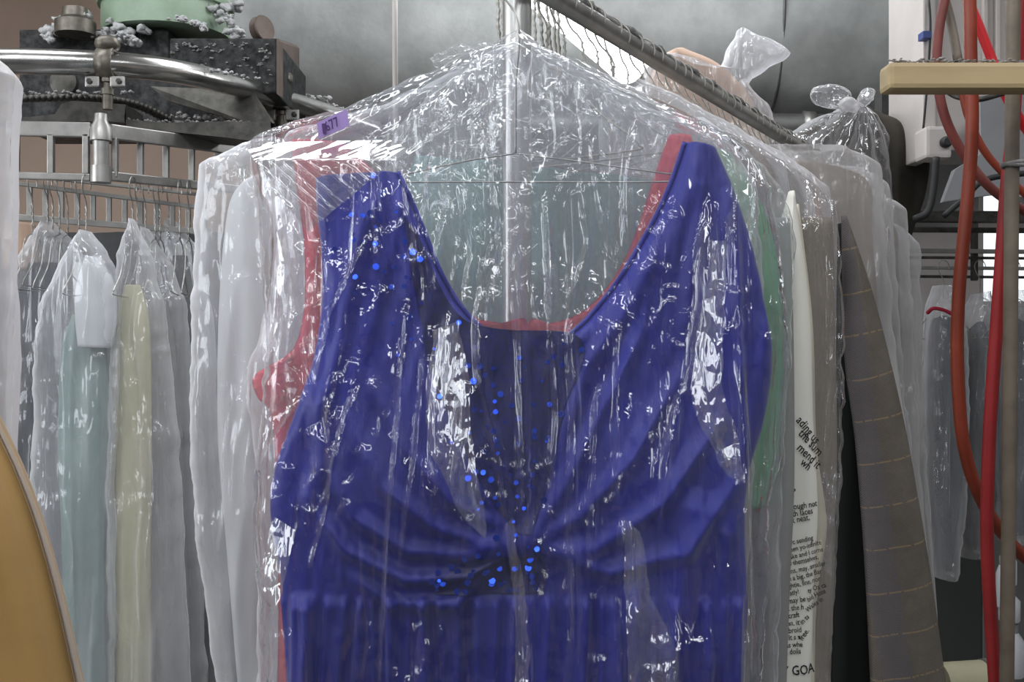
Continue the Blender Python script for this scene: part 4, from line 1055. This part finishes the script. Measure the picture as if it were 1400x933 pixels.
# ================================================================== RIGHT HAND SIDE
# wooden beam
wb = thing('wooden_beam', 'dusty pale wooden beam crossing the hoses', 'beam', P(1310, 122, 1.35))
pbox('plank', 1216, 1470, 84, 121, 1.33, 1.37, M['wood'], wb, 0.006)
v, f = join([lumps_d for lumps_d in []]) if False else ([], [])
lumps('lint', 'grey dust lying on top of the wooden beam', [(P(1220 + 6 * i, 83 + rnd.uniform(-1, 1), 1.35 + rnd.uniform(-0.012, 0.012)), rnd.uniform(0.0025, 0.004)) for i in range(40)], M['lint_dark'], 9, 0.3)
# electrical cabinet
cb = thing('switch_box', 'off white electrical cabinet behind the red hoses', 'cabinet', P(1310, 300, 2.4))
pbox('cabinet_body', 1278, 1470, -60, 206, 2.4, 2.6, M['white_plastic'], cb, 0.006)
pbox('cabinet_edge', 1262, 1280, -60, 216, 2.38, 2.6, M['white_plastic'], cb, 0.004)
pbox('control_pod', 1266, 1302, 172, 216, 2.33, 2.4, M['white_plastic'], cb, 0.008)
lathe('knob', [(0.012, 0), (0.012, 0.01), (0.008, 0.016), (0.001, 0.016)], P(1292, 195, 2.33), M['rubber'], cb, (0, -1, 0), 16)
for x in (1345, 1362): pbox('rib', x, x + 6, -60, 120, 2.385, 2.4, M['white_plastic'], cb, 0.002)
v = [P(1340, 138, 2.3), P(1392, 112, 2.3), P(1470, 112, 2.3), P(1470, 250, 2.3), P(1290, 276, 2.3), P(1306, 232, 2.3), P(1342, 210, 2.3)]
n = len(v); v += [q + Vector((0, 0.02, 0)) for q in v]
o = mesh('angled_panel', v, [list(range(n))[::-1], list(range(n, 2 * n))] + [[i, (i + 1) % n, n + (i + 1) % n, n + i] for i in range(n)], M['grey_panel'], None, False)
tag(o, 'angled grey sheet panel under the electrical cabinet', 'panel')
tube('cable', [P(1270, 0, 2.37), P(1272, 40, 2.36), P(1268, 110, 2.36), P(1262, 180, 2.36)], 0.0025, M['rubber'], cb, 6, 20)
pbox('cable_clip', 1262, 1274, 42, 52, 2.35, 2.38, principled('blue_clip', (0.05, 0.08, 0.25), 0.5), cb, 0.001)
tag(tube('black_cable', [P(1280, 215, 2.3), P(1276, 260, 2.3), P(1268, 290, 2.3), P(1250, 300, 2.3)], 0.008, M['rubber'], None, 8, 24), 'black cable dropping from the switch box pod', 'cable')
tag(tube('black_cable', [P(1290, 296, 2.2), P(1320, 270, 2.2), P(1350, 245, 2.2), P(1420, 235, 2.2)], 0.006, M['rubber'], None, 8, 24), 'black cable sagging across the grey angled panel', 'cable')
tag(tube('bent_wire', [P(1296, 126, 1.7), P(1310, 133, 1.68), P(1340, 136, 1.66), P(1380, 126, 1.68), P(1430, 122, 1.7)], 0.0042, M['iron'], None, 8, 30), 'bent black wire looped under the wooden beam', 'wire')
# hoses
def hose(label, pts, r, mat, n=60): return tag(tube('hose', pts, r, M[mat], None, 14, n), label, 'hose', 'hoses on the right')
hose('bright red hose slanting behind the wooden beam', [P(1310, -30, 1.75), P(1332, 20, 1.75), P(1354, 76, 1.75), P(1380, 140, 1.75), P(1440, 230, 1.8)], 0.0078, 'hose_bright')
hose('dark red hose looping down under the beam to the right edge', [P(1298, -30, 1.7), P(1284, 40, 1.7), P(1281, 100, 1.7), P(1292, 160, 1.7), P(1320, 215, 1.7), P(1360, 262, 1.7), P(1420, 300, 1.72)], 0.0075, 'hose_dark')
hose('brick orange hose hanging down and bowing right at the bottom', [P(1325, -30, 1.5), P(1327, 70, 1.5), P(1329, 180, 1.5), P(1321, 290, 1.5), P(1311, 400, 1.5), P(1309, 500, 1.5), P(1318, 610, 1.5), P(1345, 690, 1.52), P(1390, 752, 1.55), P(1440, 790, 1.6)], 0.0088, 'hose_orange', 90)
hose('straight scarlet hose leaning down beside the brown pipe', [P(1396, -30, 1.45), P(1386, 160, 1.45), P(1376, 260, 1.45), P(1366, 400, 1.45), P(1356, 540, 1.45), P(1351, 640, 1.45), P(1350, 760, 1.45), P(1362, 960, 1.45)], 0.0086, 'hose_red', 90)
hose('thin orange hose crossing diagonally under the beam', [P(1314, 118, 1.66), P(1324, 160, 1.66), P(1345, 205, 1.66), P(1380, 245, 1.66), P(1440, 300, 1.66)], 0.0058, 'hose_orange')
tag(tube('brown_pipe', [P(1385, -30, 1.42), P(1384, 150, 1.42), P(1382, 400, 1.42), P(1379, 700, 1.42), P(1376, 960, 1.42)], 0.0092, M['brown_pipe'], None, 12, 40), 'upright brown pipe at the right edge with wire wrap', 'pipe')
tag(tube('wire_wrap', [P(1384 + 13 * math.cos(t), 224 + 3 * math.sin(t * 0.7), 1.42) + Vector((0, 0.012 * math.sin(t), 0)) for t in np.linspace(0, 12, 60)], 0.003, M['lint_dark'], None, 6), 'frayed tie wrapped round the brown pipe', 'tie')
tag(tube('thin_stick', [P(1284, -30, 1.72), P(1300, 30, 1.72), P(1310, 84, 1.7)], 0.007, M['brown_pipe'], None, 10, 12), 'thin brown rod slanting behind the beam end', 'rod')

# far rack, window and clothes on the right
fr = thing('garment_rack', 'far dark steel garment rack below the cabinet', 'rack', P(1330, 420, 3.0))
for (y, w, m, Y) in ((296, 0.030, 'iron', 2.9), (314, 0.014, 'iron', 2.95), (343, 0.012, 'alu', 3.0), (352, 0.008, 'iron', 3.05), (366, 0.010, 'alu', 3.05), (378, 0.008, 'iron', 3.1)):
    beam('rack_bar', P(1230, y, Y), P(1470, y + 2, Y), w, w, M[m], fr, 0.002)
for x in (1332, 1440): beam('upright', P(x, 300, 3.02), P(x, 384, 3.02), 0.016, 0.016, M['iron'], fr, 0.002)
wn = thing('window_1', None, None, P(1372, 410, 4.4)); wn['kind'] = 'structure'
pbox('pane', 1345, 1470, 318, 412, 4.42, 4.44, emit('daylight', (0.9, 0.96, 1.0), 1.5), wn, 0)
pbox('pane', 1346, 1392, 266, 296, 4.42, 4.44, bpy.data.materials['daylight'], wn, 0)
for (a0, a1, b0, b1) in ((1338, 1345, 258, 420), (1345, 1470, 412, 420), (1345, 1470, 296, 318), (1338, 1470, 258, 266)):
    pbox('window_frame', a0, a1, b0, b1, 4.38, 4.46, M['white_plastic'], wn, 0.004)
pale = pbox('pale_board', 1240, 1345, 318, 1062, 3.9, 3.95, M['white_plastic'], None, 0.004); tag(pale, 'pale board behind the far garment rack', 'board')
RB = [(2.9, [(1280, 392), (1266, 420), (1262, 520), (1264, 640), (1276, 790)], [(1300, 392), (1316, 420), (1322, 520), (1322, 640), (1306, 790)], 'navy', 'nearest the tweed jacket'),
      (3.0, [(1330, 400), (1312, 440), (1306, 540), (1306, 640), (1312, 760)], [(1350, 400), (1358, 440), (1360, 540), (1356, 640), (1340, 760)], 'charcoal', 'between the two red hoses'),
      (2.95, [(1376, 396), (1364, 430), (1360, 540), (1360, 640), (1366, 740)], [(1398, 396), (1420, 430), (1430, 540), (1430, 640), (1420, 740)], 'navy', 'behind the brown pipe')]
for i, (Y, L, R, m, wh) in enumerate(RB):
    cloth('hanging_suit', 'dark suit in film on the far rack, %s' % wh, 'suit', Y, [(x + 6, y + 40 * (1 - k / 3.2)) for k, (x, y) in enumerate(L)], [(x - 6, y + 40 * (1 - k / 3.2)) for k, (x, y) in enumerate(R)], 0.03, 0.03, M[m], 24, 40, 170 + i, 0.02, 14, 16, 'suits on the far rack')
    bag('suit_bag', 'cloudy bag on the far rack, %s' % wh, Y - 0.01, L, R, 0.06, 0.05, M['film_milky'], 50, 60, 20, 180 + i, 0.014, 0.014, None, 'bags on the far rack', wr=14.0)
for i, (Y, L, R, m, wh) in enumerate(RB):
    hanger('wire hanger on the far rack, %s' % wh, P((L[0][0] + R[0][0]) / 2, 356, Y), 0.3, 0.2, 'wire_old', 'wire hangers on the far rack')
tag(tube('ribbon', [P(1268, 428, 2.82), P(1276, 422, 2.8), P(1290, 424, 2.8), P(1302, 430, 2.8)], 0.005, M['crimson'], None, 8, 20), 'crimson ribbon on the far bag nearest the tweed jacket', 'ribbon')
tag(pbox('dark_cabinet', 1240, 1345, 640, 1150, 3.4, 3.7, principled('dark_cabinet', (0.05, 0.055, 0.05), 0.6), None, 0.01), 'dark green grey cabinet below the far clothes', 'cabinet')
# bobbins and bottles low on the right
rl = thing('tape_roll', 'roll of cream tape at the bottom edge beside the tweed jacket', 'tape', P(1320, 960, 2.2))
lathe('roll', [(0.036, -0.06), (0.04, -0.06), (0.04, 0.06), (0.036, 0.06)], P(1322, 932, 2.2), M['cream'], rl, (1, 0.2, 0), 24)
lathe('flange', [(0.012, 0.0), (0.044, 0.0), (0.044, 0.012), (0.012, 0.012)], P(1346, 932, 2.2), M['grey_cloth'], rl, (1, 0.2, 0), 24)
for i, (x, y0, y1, w) in enumerate(((1370, 760, 830, 8), (1384, 752, 800, 6), (1380, 806, 850, 14), (1384, 852, 925, 16))):
    u = 2.6 / F; h = (y1 - y0) * u; r = w * u
    t = thing('bottle', 'white plastic bottle low at the right edge, %s' % ['tall slim one', 'smallest one', 'middle one below', 'lowest stout one'][i], 'bottle', P(x, y1, 2.6), 'bottles at the right edge')
    lathe('bottle_body', [(r * 0.9, 0), (r, h * 0.05), (r, h * 0.65), (r * 0.5, h * 0.82)], P(x, y1, 2.6), M['paper'], t, (0, 0, 1), 18)
    lathe('cap', [(r * 0.5, 0), (r * 0.5, h * 0.16), (r * 0.4, h * 0.18)], P(x, y1, 2.6) + Vector((0, 0, h * 0.82)), M['grey_panel'], t, (0, 0, 1), 14)
